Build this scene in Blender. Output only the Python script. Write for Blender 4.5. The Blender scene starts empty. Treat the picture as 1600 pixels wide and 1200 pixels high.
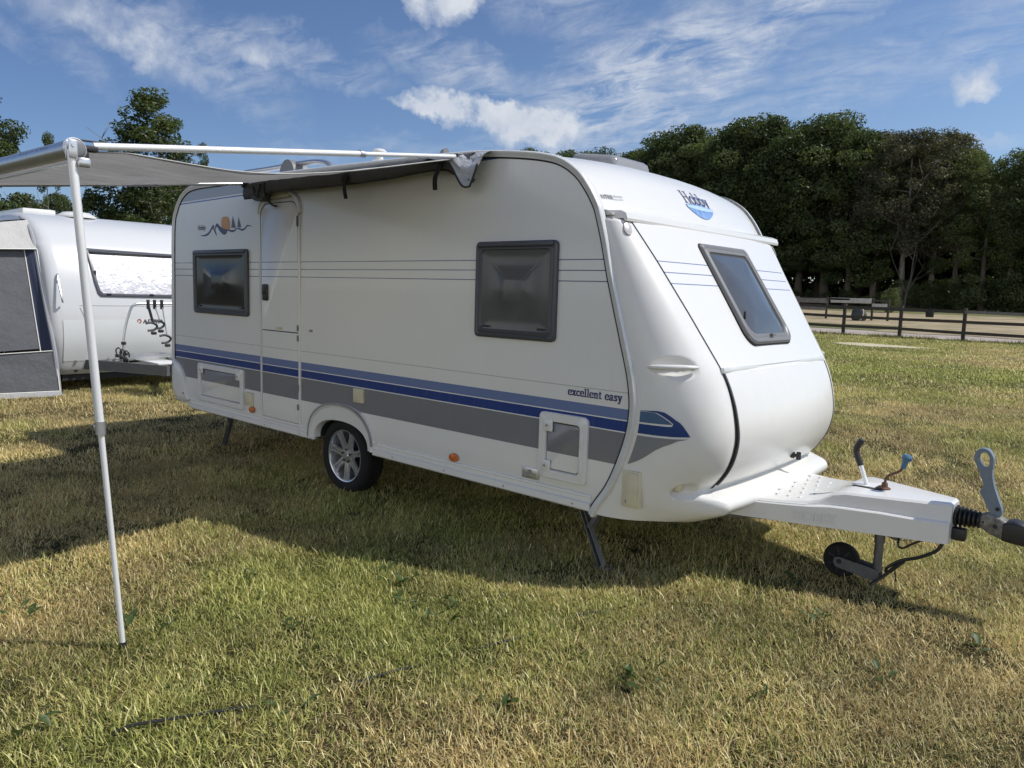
import bpy, bmesh, math, random
import numpy as np
from mathutils import Vector, Matrix
R_ = math.radians
random.seed(7); rng = np.random.default_rng(7)
scene = bpy.context.scene
col = scene.collection

# ---------------------------------------------------------------- camera, world, sun, exposure
cam_data = bpy.data.cameras.new('camera'); camera = bpy.data.objects.new('camera', cam_data); col.objects.link(camera)
CAM = Vector((8.18685905, -3.72, 1.72))
RM = ((0.74766167, 0.10139674, -0.65629318), (0.66342571, -0.07019229, 0.74494253), (0.02946802, -0.99236674, -0.11974929))
ax_r = Vector((RM[0][0], RM[1][0], RM[2][0])); ax_u = -Vector((RM[0][1], RM[1][1], RM[2][1])); ax_f = Vector((RM[0][2], RM[1][2], RM[2][2]))
camera.matrix_world = Matrix(((ax_r.x, ax_u.x, -ax_f.x, CAM.x), (ax_r.y, ax_u.y, -ax_f.y, CAM.y), (ax_r.z, ax_u.z, -ax_f.z, CAM.z), (0, 0, 0, 1)))
cam_data.sensor_width = 36; cam_data.lens = 1178 / 1600 * 36
cam_data.clip_start = .05; cam_data.clip_end = 3000
scene.camera = camera
def pix(px, py):                                                    # direction seen at a pixel of the 1600 x 1200 photograph
    return (ax_r * (px - 800) - ax_u * (py - 600) + ax_f * 1178).normalized()

SUN = Vector((.60, .42, 1.0)).normalized()
sun_el = math.asin(SUN.z); sun_rot = math.atan2(SUN.x, SUN.y)
sl = bpy.data.lights.new('sun', 'SUN'); sl.energy = 3.55; sl.angle = R_(.5); sl.color = (1.0, .955, .89)
so = bpy.data.objects.new('sun', sl); col.objects.link(so)
so.rotation_euler = SUN.to_track_quat('Z', 'Y').to_euler(); so.location = (20, 30, 50)

world = bpy.data.worlds.new('World'); scene.world = world; world.use_nodes = True
wt = world.node_tree; wt.nodes.clear(); wn = wt.nodes
class G:                                                            # tiny node helper
    def __init__(s, tree): s.t = tree
    def n(s, typ, **kw):
        nd = s.t.nodes.new(typ)
        for k, v in kw.items():
            if k.startswith('i_'): nd.inputs[int(k[2:])].default_value = v
            else: setattr(nd, k, v)
        return nd
    def l(s, a, b): s.t.links.new(a, b)
    def m(s, op, a, b=None, c=None, clamp=False):
        nd = s.t.nodes.new('ShaderNodeMath'); nd.operation = op; nd.use_clamp = clamp
        for i, v in enumerate((a, b, c)):
            if v is None: continue
            if isinstance(v, (int, float)): nd.inputs[i].default_value = v
            else: s.l(v, nd.inputs[i])
        return nd.outputs[0]
    def noise(s, vec, scale, detail=4, rough=.55, out=0, dist=0):
        nd = s.n('ShaderNodeTexNoise'); nd.inputs['Scale'].default_value = scale; nd.inputs['Detail'].default_value = detail
        nd.inputs['Roughness'].default_value = rough; nd.inputs['Distortion'].default_value = dist
        if vec is not None: s.l(vec, nd.inputs['Vector'])
        return nd.outputs[out]
    def ramp(s, fac, stops, mode='LINEAR'):
        nd = s.n('ShaderNodeValToRGB'); cr = nd.color_ramp; cr.interpolation = mode
        while len(cr.elements) < len(stops): cr.elements.new(.5)
        for e, (p, c) in zip(cr.elements, stops):
            e.position = p; e.color = (*c, 1) if len(c) == 3 else c
        s.l(fac, nd.inputs[0]); return nd.outputs[0]
    def mix(s, f, a, b, blend='MIX'):
        nd = s.n('ShaderNodeMix', data_type='RGBA', blend_type=blend)
        for inp, v in ((nd.inputs[0], f), (nd.inputs[6], a), (nd.inputs[7], b)):
            if isinstance(v, (int, float)): inp.default_value = v
            elif isinstance(v, tuple): inp.default_value = (*v, 1) if len(v) == 3 else v
            else: s.l(v, inp)
        return nd.outputs[2]
    def vm(s, op, a, b=None):
        nd = s.n('ShaderNodeVectorMath', operation=op)
        for i, v in enumerate((a, b)):
            if v is None: continue
            if isinstance(v, (tuple, Vector)): nd.inputs[i].default_value = tuple(v)
            else: s.l(v, nd.inputs[i])
        return nd
g = G(wt)
sky = g.n('ShaderNodeTexSky', sky_type='NISHITA'); sky.sun_disc = False; sky.sun_elevation = sun_el; sky.sun_rotation = sun_rot
sky.altitude = 50; sky.air_density = 1.0; sky.dust_density = .25; sky.ozone_density = 1.2
tc = g.n('ShaderNodeTexCoord'); D = g.vm('NORMALIZE', tc.outputs['Generated']).outputs[0]
sep = g.n('ShaderNodeSeparateXYZ'); g.l(D, sep.inputs[0])
zz = g.m('MAXIMUM', sep.outputs[2], .02)
inv = g.m('DIVIDE', 1.0, g.m('ADD', zz, .12))
pl_ = g.n('ShaderNodeCombineXYZ'); g.l(g.m('MULTIPLY', sep.outputs[0], inv), pl_.inputs[0]); g.l(g.m('MULTIPLY', sep.outputs[1], inv), pl_.inputs[1])
P2 = pl_.outputs[0]
warp = g.vm('SCALE', g.vm('SUBTRACT', g.noise(D, 7, 5, .6, out=1), (.5, .5, .5)).outputs[0]); warp.inputs[3].default_value = .09
warp2 = g.vm('SCALE', g.vm('SUBTRACT', g.noise(D, 38, 4, .6, out=1), (.5, .5, .5)).outputs[0]); warp2.inputs[3].default_value = .035
DW = g.vm('ADD', g.vm('ADD', D, warp.outputs[0]).outputs[0], warp2.outputs[0]).outputs[0]
def blob(px, py, rx, ry, tilt=0., warped=True):                     # an elliptical cloud zone round one sky direction; radii in pixels of the photo
    c0 = pix(px, py); k = 1178.
    hx = (ax_r * math.cos(tilt) - ax_u * math.sin(tilt)); hy = (ax_r * math.sin(tilt) + ax_u * math.cos(tilt))
    hx = (hx - c0 * hx.dot(c0)).normalized(); hy = (hy - c0 * hy.dot(c0)).normalized()
    src = DW if warped else D
    a = g.m('MULTIPLY', g.m('SUBTRACT', g.vm('DOT_PRODUCT', src, hx).outputs[1], float(hx.dot(c0))), k / rx)
    b = g.m('MULTIPLY', g.m('SUBTRACT', g.vm('DOT_PRODUCT', src, hy).outputs[1], float(hy.dot(c0))), k / ry)
    front = g.m('GREATER_THAN', g.vm('DOT_PRODUCT', D, c0).outputs[1], .2)
    r2 = g.m('ADD', g.m('MULTIPLY', a, a), g.m('MULTIPLY', b, b))
    return g.m('MULTIPLY', g.m('SUBTRACT', 1.0, r2, clamp=True), front)
rotv = g.n('ShaderNodeMapping'); rotv.inputs['Rotation'].default_value = (0, 0, R_(62)); rotv.inputs['Scale'].default_value = (1.0, 1.9, 1)
g.l(P2, rotv.inputs[0])
streak = g.noise(rotv.outputs[0], 4.6, 10, .66, dist=.5)
fluff = g.noise(D, 20, 8, .62)
thick = None
# dense little cumulus (px, py, rx, ry, tilt, weight)
for (px, py, rx, ry, tl, w) in ((775, 180, 150, 33, .16, 2.2), (690, 168, 90, 16, .1, 1.8), (830, 200, 80, 30, 0, 1.8), (688, 2, 62, 42, 0, 1.8), (215, 72, 105, 38, .45, 1.0), (1525, 135, 36, 24, -.5, 1.0), (1480, 236, 90, 18, 0, .8), (415, 85, 70, 26, .1, .6)):
    v = g.m('MULTIPLY', blob(px, py, rx, ry, tl), w)
    thick = v if thick is None else g.m('MAXIMUM', thick, v)
cum = g.m('MULTIPLY', thick, g.m('ADD', g.m('MULTIPLY', fluff, 2.6), -.55), clamp=True)
thin = None
for (px, py, rx, ry, tl, w) in ((1020, 120, 310, 100, -.38, 1.5), (1180, 50, 280, 60, -.3, 1.2), (220, 40, 250, 70, .35, .85), (440, 80, 170, 36, .15, .95), (720, 110, 150, 42, .25, .9),
                                (1300, 125, 190, 60, -.15, .6), (1540, 60, 130, 60, -.3, .65), (1100, 165, 200, 60, 0, .7), (60, 70, 110, 26, .4, .5), (900, 20, 160, 60, .2, .6), (620, 235, 260, 22, 0, .35)):
    v = g.m('MULTIPLY', blob(px, py, rx, ry, tl), w)
    thin = v if thin is None else g.m('MAXIMUM', thin, v)
wisp = g.m('MULTIPLY', thin, g.m('MULTIPLY', g.m('SUBTRACT', streak, .37), 3.9, clamp=True))
wisp = g.m('MULTIPLY', wisp, g.m('ADD', .35, g.m('MULTIPLY', fluff, 1.1)), clamp=True)
cloud = g.m('MAXIMUM', g.m('MULTIPLY', wisp, .64), g.m('MULTIPLY', cum, .93), clamp=True)
# unseen glow added low behind the camera: fills the shaded side, shows in reflections
away = g.m('MULTIPLY', g.m('SUBTRACT', g.noise(D, 3.0, 7, .6), .36), 5, clamp=True)      # cloudy breakup of the added fill glow
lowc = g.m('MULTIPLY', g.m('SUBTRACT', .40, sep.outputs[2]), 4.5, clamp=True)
back_fill = g.m('MULTIPLY', g.m('MULTIPLY', g.m('MULTIPLY', away, lowc), g.m('MULTIPLY', g.m('SUBTRACT', .25, g.vm('DOT_PRODUCT', D, ax_f).outputs[1]), 3, clamp=True)), .95)
ccol = g.mix(g.m('MULTIPLY', g.m('SUBTRACT', fluff, .35), 2.2, clamp=True), (4.6, 5.1, 6.0), (7.2, 7.4, 7.6))
tilt = g.m('ADD', .5, g.m('MULTIPLY', g.vm('DOT_PRODUCT', D, Vector((.85, .5, 0)).normalized()).outputs[1], .5))   # clearer blue away from the sun
skyc = g.mix(1.0, sky.outputs[0], g.mix(tilt, (.44, .54, .75), (1.0, 1.04, 1.10)), 'MULTIPLY')
hz = g.m('MULTIPLY', g.m('SUBTRACT', .42, sep.outputs[2], clamp=True), .55)
fin = g.mix(back_fill, g.mix(cloud, skyc, ccol), (15.6, 15.2, 14.3))
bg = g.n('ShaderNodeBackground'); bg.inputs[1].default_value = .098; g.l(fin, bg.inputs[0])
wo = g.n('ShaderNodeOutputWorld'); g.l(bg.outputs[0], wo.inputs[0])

scene.view_settings.view_transform = 'Standard'; scene.view_settings.look = 'None'
scene.view_settings.gamma = 1.0; scene.view_settings.exposure = 0.26
scene.cycles.max_bounces = 8; scene.cycles.transparent_max_bounces = 12

# ---------------------------------------------------------------- geometry of the caravan (metres, side wall on y = 0)
W = 2.27
def interp(t, v):
    t = sorted(t)
    return float(np.interp(v, [a for a, b in t], [b for a, b in t]))
def catmull(pts, n=5, closed=False):
    out = []; N = len(pts)
    rng = range(N if closed else N - 1)
    for i in rng:
        p0, p1, p2, p3 = [pts[(i + k - 1) % N] if closed else pts[min(max(i + k - 1, 0), N - 1)] for k in range(4)]
        for j in range(n):
            t = j / n
            out.append(tuple(.5 * (2 * b + (c - a) * t + (2 * a - 5 * b + 4 * c - d) * t * t + (3 * b - a - 3 * c + d) * t ** 3)
                             for a, b, c, d in zip(p0, p1, p2, p3)))
    if not closed: out.append(tuple(pts[-1]))
    return out
ZR = [(.38, 5.592), (.447, 5.626), (.563, 5.705), (.692, 5.766), (.836, 5.817), (.95, 5.845), (1.07, 5.855), (1.18, 5.845), (1.29, 5.822),
      (1.472, 5.768), (1.619, 5.724), (1.841, 5.658), (2.064, 5.601), (2.232, 5.547)]
ZR = [(z, x) for z, x in catmull(ZR, 4)]
REAR = [(.14, .43), (.05, .47), (-.01, .54), (-.037, .63), (-.03, 1.0), (0, 1.6), (.022, 2.1), (.05, 2.36), (.106, 2.475), (.2, 2.585), (.32, 2.655),
        (.45, 2.688), (.65, 2.70)]
TOP = [(2.4, 2.69), (3.6, 2.668), (4.3, 2.65), (4.623, 2.633), (4.87, 2.608), (5.10, 2.573), (5.26, 2.528), (5.385, 2.45), (5.47, 2.355), (5.52, 2.28), (5.547, 2.232)]
SKY = catmull(REAR, 4)[:-1] + catmull([REAR[-1]] + TOP, 4)          # rear bottom, over the roof, to the front lip
FRONT = [(x, z) for z, x in reversed(ZR)]                           # lip down to the bottom of the side rail
def bulge(y):
    u = abs(y - W / 2) / (W / 2)
    return .062 * (1 - u ** 2.4)
def sky_point(s, y):                                               # s: arc length from the rear bottom
    i = int(np.searchsorted(SKY_S, s) - 1); i = max(0, min(i, len(SKY) - 2))
    t = (s - SKY_S[i]) / (SKY_S[i + 1] - SKY_S[i])
    x = SKY[i][0] * (1 - t) + SKY[i + 1][0] * t; z = SKY[i][1] * (1 - t) + SKY[i + 1][1] * t
    n0, n1 = SKY_N[i], SKY_N[i + 1]
    nx = n0[0] * (1 - t) + n1[0] * t; nz = n0[1] * (1 - t) + n1[1] * t
    b = bulge(y)
    return np.array([x + nx * b, y, z + nz * b]), np.array([nx, 0, nz])
SKY_S = [0.]
for a, b in zip(SKY, SKY[1:]): SKY_S.append(SKY_S[-1] + math.hypot(b[0] - a[0], b[1] - a[1]))
SKY_N = []
for i in range(len(SKY)):
    a = SKY[max(i - 1, 0)]; b = SKY[min(i + 1, len(SKY) - 1)]
    dx, dz = b[0] - a[0], b[1] - a[1]; l = math.hypot(dx, dz); SKY_N.append((-dz / l, dx / l))
XF = [(2.26, 5.625), (2.17, 5.68), (2.05, 5.757), (1.92, 5.840), (1.79, 5.923), (1.66, 6.006), (1.53, 6.088), (1.42, 6.158), (1.31, 6.226), (1.2, 6.278), (1.08, 6.315), (.95, 6.335), (.85, 6.327), (.75, 6.295), (.66, 6.24), (.60, 6.19)]
XS = XF[:-3] + [(.75, 6.285), (.66, 6.225), (.6, 6.18), (.5, 6.12), (.44, 6.06), (.38, 5.99)]      # without the bumper lip
XL = XF + [(.585, 6.21), (.57, 6.29), (.545, 6.325), (.51, 6.335), (.475, 6.315), (.45, 6.27), (.42, 6.2), (.38, 6.1)]
XF = [(z, x) for z, x in catmull(XF, 5)]; XS = [(z, x) for z, x in catmull(XS, 5)]; XL = [(z, x) for z, x in catmull(XL, 5)]
YC = [(2.26, .1), (2.17, .13), (1.94, .2), (1.6, .27), (1.31, .318), (1.08, .335), (.66, .365), (.38, .37)]
def sstep(a, b, v):
    t = min(1, max(0, (v - a) / (b - a))); return t * t * (3 - 2 * t)
def cap_x(z, y, dimples=True):
    y = min(y, W - y)
    xr = float(np.interp(z, [a for a, b in ZR], [b for a, b in ZR])) + .004
    yc = interp(YC, z); w = sstep(.1, .33, y)
    xf = interp(XS, z) * (1 - w) + interp(XL, z) * w
    q = max(0, 1 - y / yc)
    x = xr + (xf - xr) * (1 - q ** 2.3) ** (1 / 2.1)
    if y > yc: x += .03 * (1 - ((W / 2 - y) / (W / 2 - yc)) ** 2)
    if dimples and y < .5:
        for yy, zz, ry, rz, d in DIMPLES:
            r = ((y - yy) / ry) ** 2 + ((z - zz) / rz) ** 2
            if r < 1: x -= d * (1 - r) ** .6
    return x
DIMPLES = [(.078, 1.328, .072, .056, .058), (.165, .605, .06, .05, .07)]

# ---------------------------------------------------------------- mesh helpers
def tag(o, label=None, cat=None, group=None, kind=None):
    if label: o['label'] = label
    if cat: o['category'] = cat
    if group: o['group'] = group
    if kind: o['kind'] = kind
    return o
def empty(name, loc=(0, 0, 0), rz=0.):
    o = bpy.data.objects.new(name, None); col.objects.link(o); o.location = loc; o.rotation_euler = (0, 0, rz)
    o.empty_display_size = .2
    return o
def link_mesh(name, me, mats, parent=None, smooth=35, loc=None):
    if not isinstance(mats, (list, tuple)): mats = [mats]
    for m in mats: me.materials.append(m)
    o = bpy.data.objects.new(name, me); col.objects.link(o)
    if smooth:
        me.polygons.foreach_set('use_smooth', [True] * len(me.polygons))
        me.set_sharp_from_angle(angle=R_(smooth))
    if parent is not None:
        o.parent = parent
        # geometry is given in world metres: cancel the parent's own place
        pm = parent_world(parent)
        o.matrix_parent_inverse = pm.inverted()
    if loc is not None: o.location = loc
    return o
def parent_world(o):
    m = Matrix.LocRotScale(o.location, o.rotation_euler, o.scale)
    if o.parent: m = parent_world(o.parent) @ o.matrix_parent_inverse @ m
    return m
class MB:
    def __init__(s): s.bm = bmesh.new(); s.mi = 0
    def faces_from(s, verts, faces):
        vs = [s.bm.verts.new(v) for v in verts]
        for f in faces:
            try: fc = s.bm.faces.new([vs[i] for i in f]); fc.material_index = s.mi
            except ValueError: pass
        return vs
    def box(s, c, d, bev=0., rot=None, seg=2):
        t = bmesh.new(); bmesh.ops.create_cube(t, size=1.0); bmesh.ops.scale(t, vec=d, verts=t.verts)
        if bev: bmesh.ops.bevel(t, geom=list(t.edges), offset=min(bev, min(d) * .49), segments=seg, profile=.5, affect='EDGES')
        if rot is not None: bmesh.ops.rotate(t, matrix=rot.to_3x3() if not isinstance(rot, Matrix) else rot.to_3x3(), verts=t.verts)
        bmesh.ops.translate(t, vec=c, verts=t.verts); s.merge(t); return s
    def merge(s, t):
        m = {}
        for v in t.verts: m[v] = s.bm.verts.new(v.co)
        for f in t.faces:
            try: nf = s.bm.faces.new([m[v] for v in f.verts]); nf.material_index = s.mi
            except ValueError: pass
        t.free()
    def tube(s, pts, r, seg=10, caps=True, flat=1.0):
        pts = [Vector(p) for p in pts]; n = len(pts)
        rs = r if isinstance(r, (list, tuple)) else [r] * n
        prev = None; rings = []
        for i, p in enumerate(pts):
            a = pts[max(i - 1, 0)]; b = pts[min(i + 1, n - 1)]; t = (b - a).normalized()
            if prev is None:
                up = Vector((0, 0, 1)) if abs(t.z) < .9 else Vector((0, 1, 0))
                u = t.cross(up).normalized()
            else: u = (prev - t * prev.dot(t)).normalized()
            v = t.cross(u); prev = u
            rings.append([s.bm.verts.new(p + (u * math.cos(k * 2 * math.pi / seg) + v * math.sin(k * 2 * math.pi / seg) * flat) * rs[i]) for k in range(seg)])
        for a, b in zip(rings, rings[1:]):
            for k in range(seg):
                f = s.bm.faces.new((a[k], a[(k + 1) % seg], b[(k + 1) % seg], b[k])); f.material_index = s.mi
        if caps:
            f = s.bm.faces.new(rings[0][::-1]); f.material_index = s.mi
            f = s.bm.faces.new(rings[-1]); f.material_index = s.mi
        return s
    def lathe(s, prof, c, axis='z', seg=32, caps=False):                       # prof: (radius, height) pairs
        c = Vector(c); rings = []
        for r, h in prof:
            ring = []
            for k in range(seg):
                a = 2 * math.pi * k / seg; x, y = r * math.cos(a), r * math.sin(a)
                p = {'z': (x, y, h), 'y': (x, h, y), 'x': (h, x, y)}[axis]
                ring.append(s.bm.verts.new(c + Vector(p)))
            rings.append(ring)
        for a, b in zip(rings, rings[1:]):
            for k in range(seg):
                f = s.bm.faces.new((a[k], a[(k + 1) % seg], b[(k + 1) % seg], b[k])); f.material_index = s.mi
        for r_, ring in ((prof[0], rings[0]), (prof[-1], rings[-1])):
            if caps and r_[0] > 1e-4: f = s.bm.faces.new(ring); f.material_index = s.mi
        return s
    def prism(s, outline, fa, fb):                                  # outline: 2D points; fa / fb map them to the two ends
        a = [s.bm.verts.new(fa(p)) for p in outline]; b = [s.bm.verts.new(fb(p)) for p in outline]; n = len(outline)
        f = s.bm.faces.new(a); f.material_index = s.mi
        f = s.bm.faces.new(b[::-1]); f.material_index = s.mi
        for i in range(n):
            f = s.bm.faces.new((a[i], b[i], b[(i + 1) % n], a[(i + 1) % n])); f.material_index = s.mi
        return s
    def loops(s, loops, close=True, cap0=False, cap1=False):        # skin equal-length closed loops
        L = [[s.bm.verts.new(p) for p in lp] for lp in loops]; n = len(L[0])
        for a, b in zip(L, L[1:]):
            for k in range(n if close else n - 1):
                f = s.bm.faces.new((a[k], a[(k + 1) % n], b[(k + 1) % n], b[k])); f.material_index = s.mi
        if cap0: f = s.bm.faces.new(L[0][::-1]); f.material_index = s.mi
        if cap1: f = s.bm.faces.new(L[-1]); f.material_index = s.mi
        return s
    def grid(s, rows):
        L = [[s.bm.verts.new(p) for p in r] for r in rows]
        for a, b in zip(L, L[1:]):
            for k in range(len(a) - 1):
                f = s.bm.faces.new((a[k], a[k + 1], b[k + 1], b[k])); f.material_index = s.mi
        return s
    def build(s, name, mats, parent=None, smooth=35, recalc=True, sub=0, loc=None):
        if recalc: bmesh.ops.recalc_face_normals(s.bm, faces=s.bm.faces)
        me = bpy.data.meshes.new(name); s.bm.to_mesh(me); s.bm.free()
        return link_mesh(name, me, mats, parent, smooth, loc)
def rrect(x0, x1, z0, z1, r, n=6):                                  # rounded rectangle, anticlockwise
    out = []
    rr = r if isinstance(r, (list, tuple)) else [r] * 4
    for (cx, cz, a0, q) in ((x1, z0, -90, rr[0]), (x1, z1, 0, rr[1]), (x0, z1, 90, rr[2]), (x0, z0, 180, rr[3])):
        ccx = cx - q if cx == x1 else cx + q; ccz = cz - q if cz == z1 else cz + q
        for k in range(n + 1):
            a = R_(a0 + 90 * k / n); out.append((ccx + q * math.cos(a), ccz + q * math.sin(a)))
    return out
def inset(lp, d):                                                   # scale a loop about its box so every side moves by d
    xs = [p[0] for p in lp]; zs = [p[1] for p in lp]; x0, x1, z0, z1 = min(xs), max(xs), min(zs), max(zs)
    cx, cz = (x0 + x1) / 2, (z0 + z1) / 2; sx = 1 - 2 * d / (x1 - x0); sz = 1 - 2 * d / (z1 - z0)
    return [(cx + (x - cx) * sx, cz + (z - cz) * sz) for x, z in lp]

# ---------------------------------------------------------------- materials
def principled(name, base, rough=.5, metal=0., coat=0., spec=.5, bump=None, var=None, trans=0., alpha=1.):
    m = bpy.data.materials.new(name); m.use_nodes = True; t = m.node_tree; b = t.nodes['Principled BSDF']
    b.inputs['Base Color'].default_value = (*base, 1); b.inputs['Roughness'].default_value = rough; b.inputs['Metallic'].default_value = metal
    b.inputs['Coat Weight'].default_value = coat; b.inputs['Coat Roughness'].default_value = .06; b.inputs['Specular IOR Level'].default_value = spec
    b.inputs['Transmission Weight'].default_value = trans; b.inputs['Alpha'].default_value = alpha
    gg = G(t); tcn = gg.n('ShaderNodeTexCoord')
    if var:                                                         # (scale, darker colour, amount)
        nz = gg.noise(tcn.outputs['Object'], var[0], 5, .6)
        f = gg.m('MULTIPLY', gg.m('SUBTRACT', nz, .35), var[2] * 3, clamp=True)
        gg.l(gg.mix(f, base, var[1]), b.inputs['Base Color'])
    if bump:
        bn = gg.n('ShaderNodeBump'); bn.inputs['Strength'].default_value = bump[1]; bn.inputs['Distance'].default_value = bump[2] if len(bump) > 2 else .01
        gg.l(gg.noise(tcn.outputs['Object'], bump[0], 5, .6), bn.inputs['Height']); gg.l(bn.outputs[0], b.inputs['Normal'])
    return m
M = {}
M['white'] = principled('gloss_white_paint', (.71, .71, .69), .22, coat=.25, var=(1.6, (.63, .63, .59), .25), bump=(2.2, .05, .02))
M['grp'] = principled('white_moulded_plastic', (.70, .697, .675), .30, coat=.15, var=(9.0, (.61, .60, .56), .22))
M['cream'] = principled('yellowed_plastic', (.62, .57, .42), .45, var=(9, (.45, .40, .27), .5))
M['trimwhite'] = principled('white_aluminium_trim', (.72, .73, .72), .28, metal=.15, var=(6, (.5, .5, .48), .4))
M['greytrim'] = principled('grey_sealant_trim', (.30, .30, .29), .5, var=(12, (.18, .17, .15), .5))
M['black'] = principled('black_plastic', (.018, .018, .02), .45)
M['gap'] = principled('dark_gap', (.012, .012, .013), .8)
M['frame'] = principled('dark_grey_window_frame', (.062, .066, .078), .36)
M['framegrey'] = principled('grey_window_frame', (.17, .17, .168), .4)
M['pane'] = principled('smoked_acrylic', (.022, .024, .03), .09, coat=.0, spec=.42)
M['panegrey'] = principled('smoked_acrylic_with_blind', (.105, .108, .107), .13, coat=.0, spec=.34, var=(5, (.075, .078, .08), .6))
M['panefront'] = principled('smoked_front_acrylic', (.085, .09, .095), .08, coat=.3, spec=.6, var=(3.5, (.05, .055, .06), .6))
M['grey'] = principled('grey_plastic', (.17, .175, .18), .5)
M['alu'] = principled('brushed_aluminium', (.62, .63, .65), .33, metal=.85, var=(15, (.45, .46, .47), .4))
M['whitealu'] = principled('white_coated_tube', (.82, .83, .84), .25, metal=.2)
M['alloy'] = principled('silver_alloy', (.62, .63, .65), .24, metal=.8)
M['tyre'] = principled('tyre_rubber', (.007, .007, .0075), .85, bump=(60, .3, .004))
M['steel'] = principled('galvanised_steel', (.16, .165, .17), .55, metal=.55, var=(20, (.10, .10, .105), .6))
M['darksteel'] = principled('dark_chassis_steel', (.03, .032, .037), .6, metal=.3)
M['rust'] = principled('rusty_steel', (.15, .075, .045), .8, var=(40, (.07, .035, .02), .7))
M['bluecap'] = principled('faded_blue_plastic', (.05, .13, .22), .5)
M['orange'] = principled('orange_lens', (.55, .13, .02), .25, coat=.4)
M['red'] = principled('red_lens', (.35, .02, .02), .25, coat=.4)
M['clear'] = principled('clear_lens', (.62, .60, .57), .2, coat=.5, var=(50, (.30, .30, .31), .9))
M['navy'] = principled('navy_lettering', (.02, .028, .13), .35)
M['blue'] = principled('dark_blue_stripe', (.010, .040, .165), .28, coat=.2)
M['lblue'] = principled('light_blue_stripe', (.11, .18, .36), .28, coat=.2)
M['lgreyblue'] = principled('teal_blue_stripe', (.06, .12, .22), .28, coat=.2)
M['gband'] = principled('grey_stripe', (.20, .21, .225), .32, coat=.2)
M['logoblue'] = principled('logo_blue', (.10, .22, .50), .35, var=(14, (.35, .50, .75), .8))
M['logolight'] = principled('logo_light_blue', (.42, .58, .78), .35)
M['sunorange'] = principled('decal_orange', (.65, .22, .06), .4, var=(12, (.55, .38, .12), .8))
M['greyletter'] = principled('grey_lettering', (.13, .14, .17), .5)
M['bagcloth'] = principled('dark_grey_bag_cloth', (.085, .085, .085), .7, bump=(30, .5, .01), var=(8, (.06, .06, .058), .5))
M['silvercloth'] = principled('silver_pvc_cloth', (.50, .51, .53), .42, var=(14, (.32, .33, .35), .7), bump=(18, .9, .02))
M['strap'] = principled('black_strap', (.012, .012, .016), .7)
M['dome'] = principled('smoked_clear_dome', (.36, .36, .37), .12, coat=.5, alpha=.72)
M['handlegrey'] = principled('blue_grey_handle', (.17, .22, .27), .45, var=(20, (.11, .14, .18), .5))
M['grubby'] = principled('weathered_cast_metal', (.26, .25, .22), .6, metal=.3, var=(35, (.06, .06, .055), .9))

def side_paint():                                                   # white enamel with the printed stripes of the side, laid out by height
    m = principled('striped_side_paint', (.72, .72, .695), .24, coat=.25, bump=(1.8, .06, .02)); t = m.node_tree; gg = G(t); b = t.nodes['Principled BSDF']
    tcn = gg.n('ShaderNodeTexCoord'); sp = gg.n('ShaderNodeSeparateXYZ'); gg.l(tcn.outputs['Object'], sp.inputs[0]); z = sp.outputs[2]; x = sp.outputs[0]
    def band(a, c): return gg.m('MULTIPLY', gg.m('GREATER_THAN', z, a), gg.m('LESS_THAN', z, c))
    base = gg.mix(gg.m('MULTIPLY', gg.m('SUBTRACT', gg.noise(tcn.outputs['Object'], 1.7, 5, .6), .35), .6, clamp=True), (.73, .73, .70), (.67, .665, .625))
    stain = gg.m('MULTIPLY', gg.m('SUBTRACT', gg.noise(tcn.outputs['Object'], 26, 3, .7), .66), 1.6, clamp=True)
    base = gg.mix(stain, base, (.60, .59, .54))
    for a, c, cl in ((1.000, 1.064, (.135, .185, .36)), (.929, .993, (.014, .042, .20)), (.725, .922, (.185, .19, .205)), (1.158, 1.163, (.42, .42, .40)),
                     (1.930, 1.9365, (.08, .10, .20)), (1.865, 1.8715, (.08, .10, .20)), (1.800, 1.8065, (.08, .10, .20))):
        base = gg.mix(band(a, c), base, cl)
    mp = gg.n('ShaderNodeMapping'); mp.inputs['Scale'].default_value = (9, 1, .9); gg.l(tcn.outputs['Object'], mp.inputs[0])
    run = gg.m('MULTIPLY', gg.m('SUBTRACT', gg.noise(mp.outputs[0], 2.2, 6, .65), .50), 1.7, clamp=True)                 # rain streaks
    lowz = gg.m('SUBTRACT', 1.0, gg.m('MULTIPLY', gg.m('SUBTRACT', z, .42), 5.0, clamp=True), clamp=True)                 # road dirt along the bottom edge
    dirt = gg.m('MULTIPLY', gg.m('ADD', gg.m('MULTIPLY', run, .13), gg.m('MULTIPLY', gg.m('MULTIPLY', lowz, gg.noise(tcn.outputs['Object'], 14, 5, .7)), .75)), 1.0, clamp=True)
    base = gg.mix(dirt, base, (.42, .41, .35))
    # band along the roof edge
    q = gg.m('SUBTRACT', z, gg.m('SUBTRACT', 2.545, gg.m('MULTIPLY', x, -.012)))
    base = gg.mix(gg.m('GREATER_THAN', q, .012), base, (.30, .31, .34))
    base = gg.mix(gg.m('MULTIPLY', gg.m('GREATER_THAN', q, -.012), gg.m('LESS_THAN', q, .001)), base, (.09, .13, .34))
    gg.l(base, b.inputs['Base Color']); return m
M['side'] = side_paint()
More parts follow.
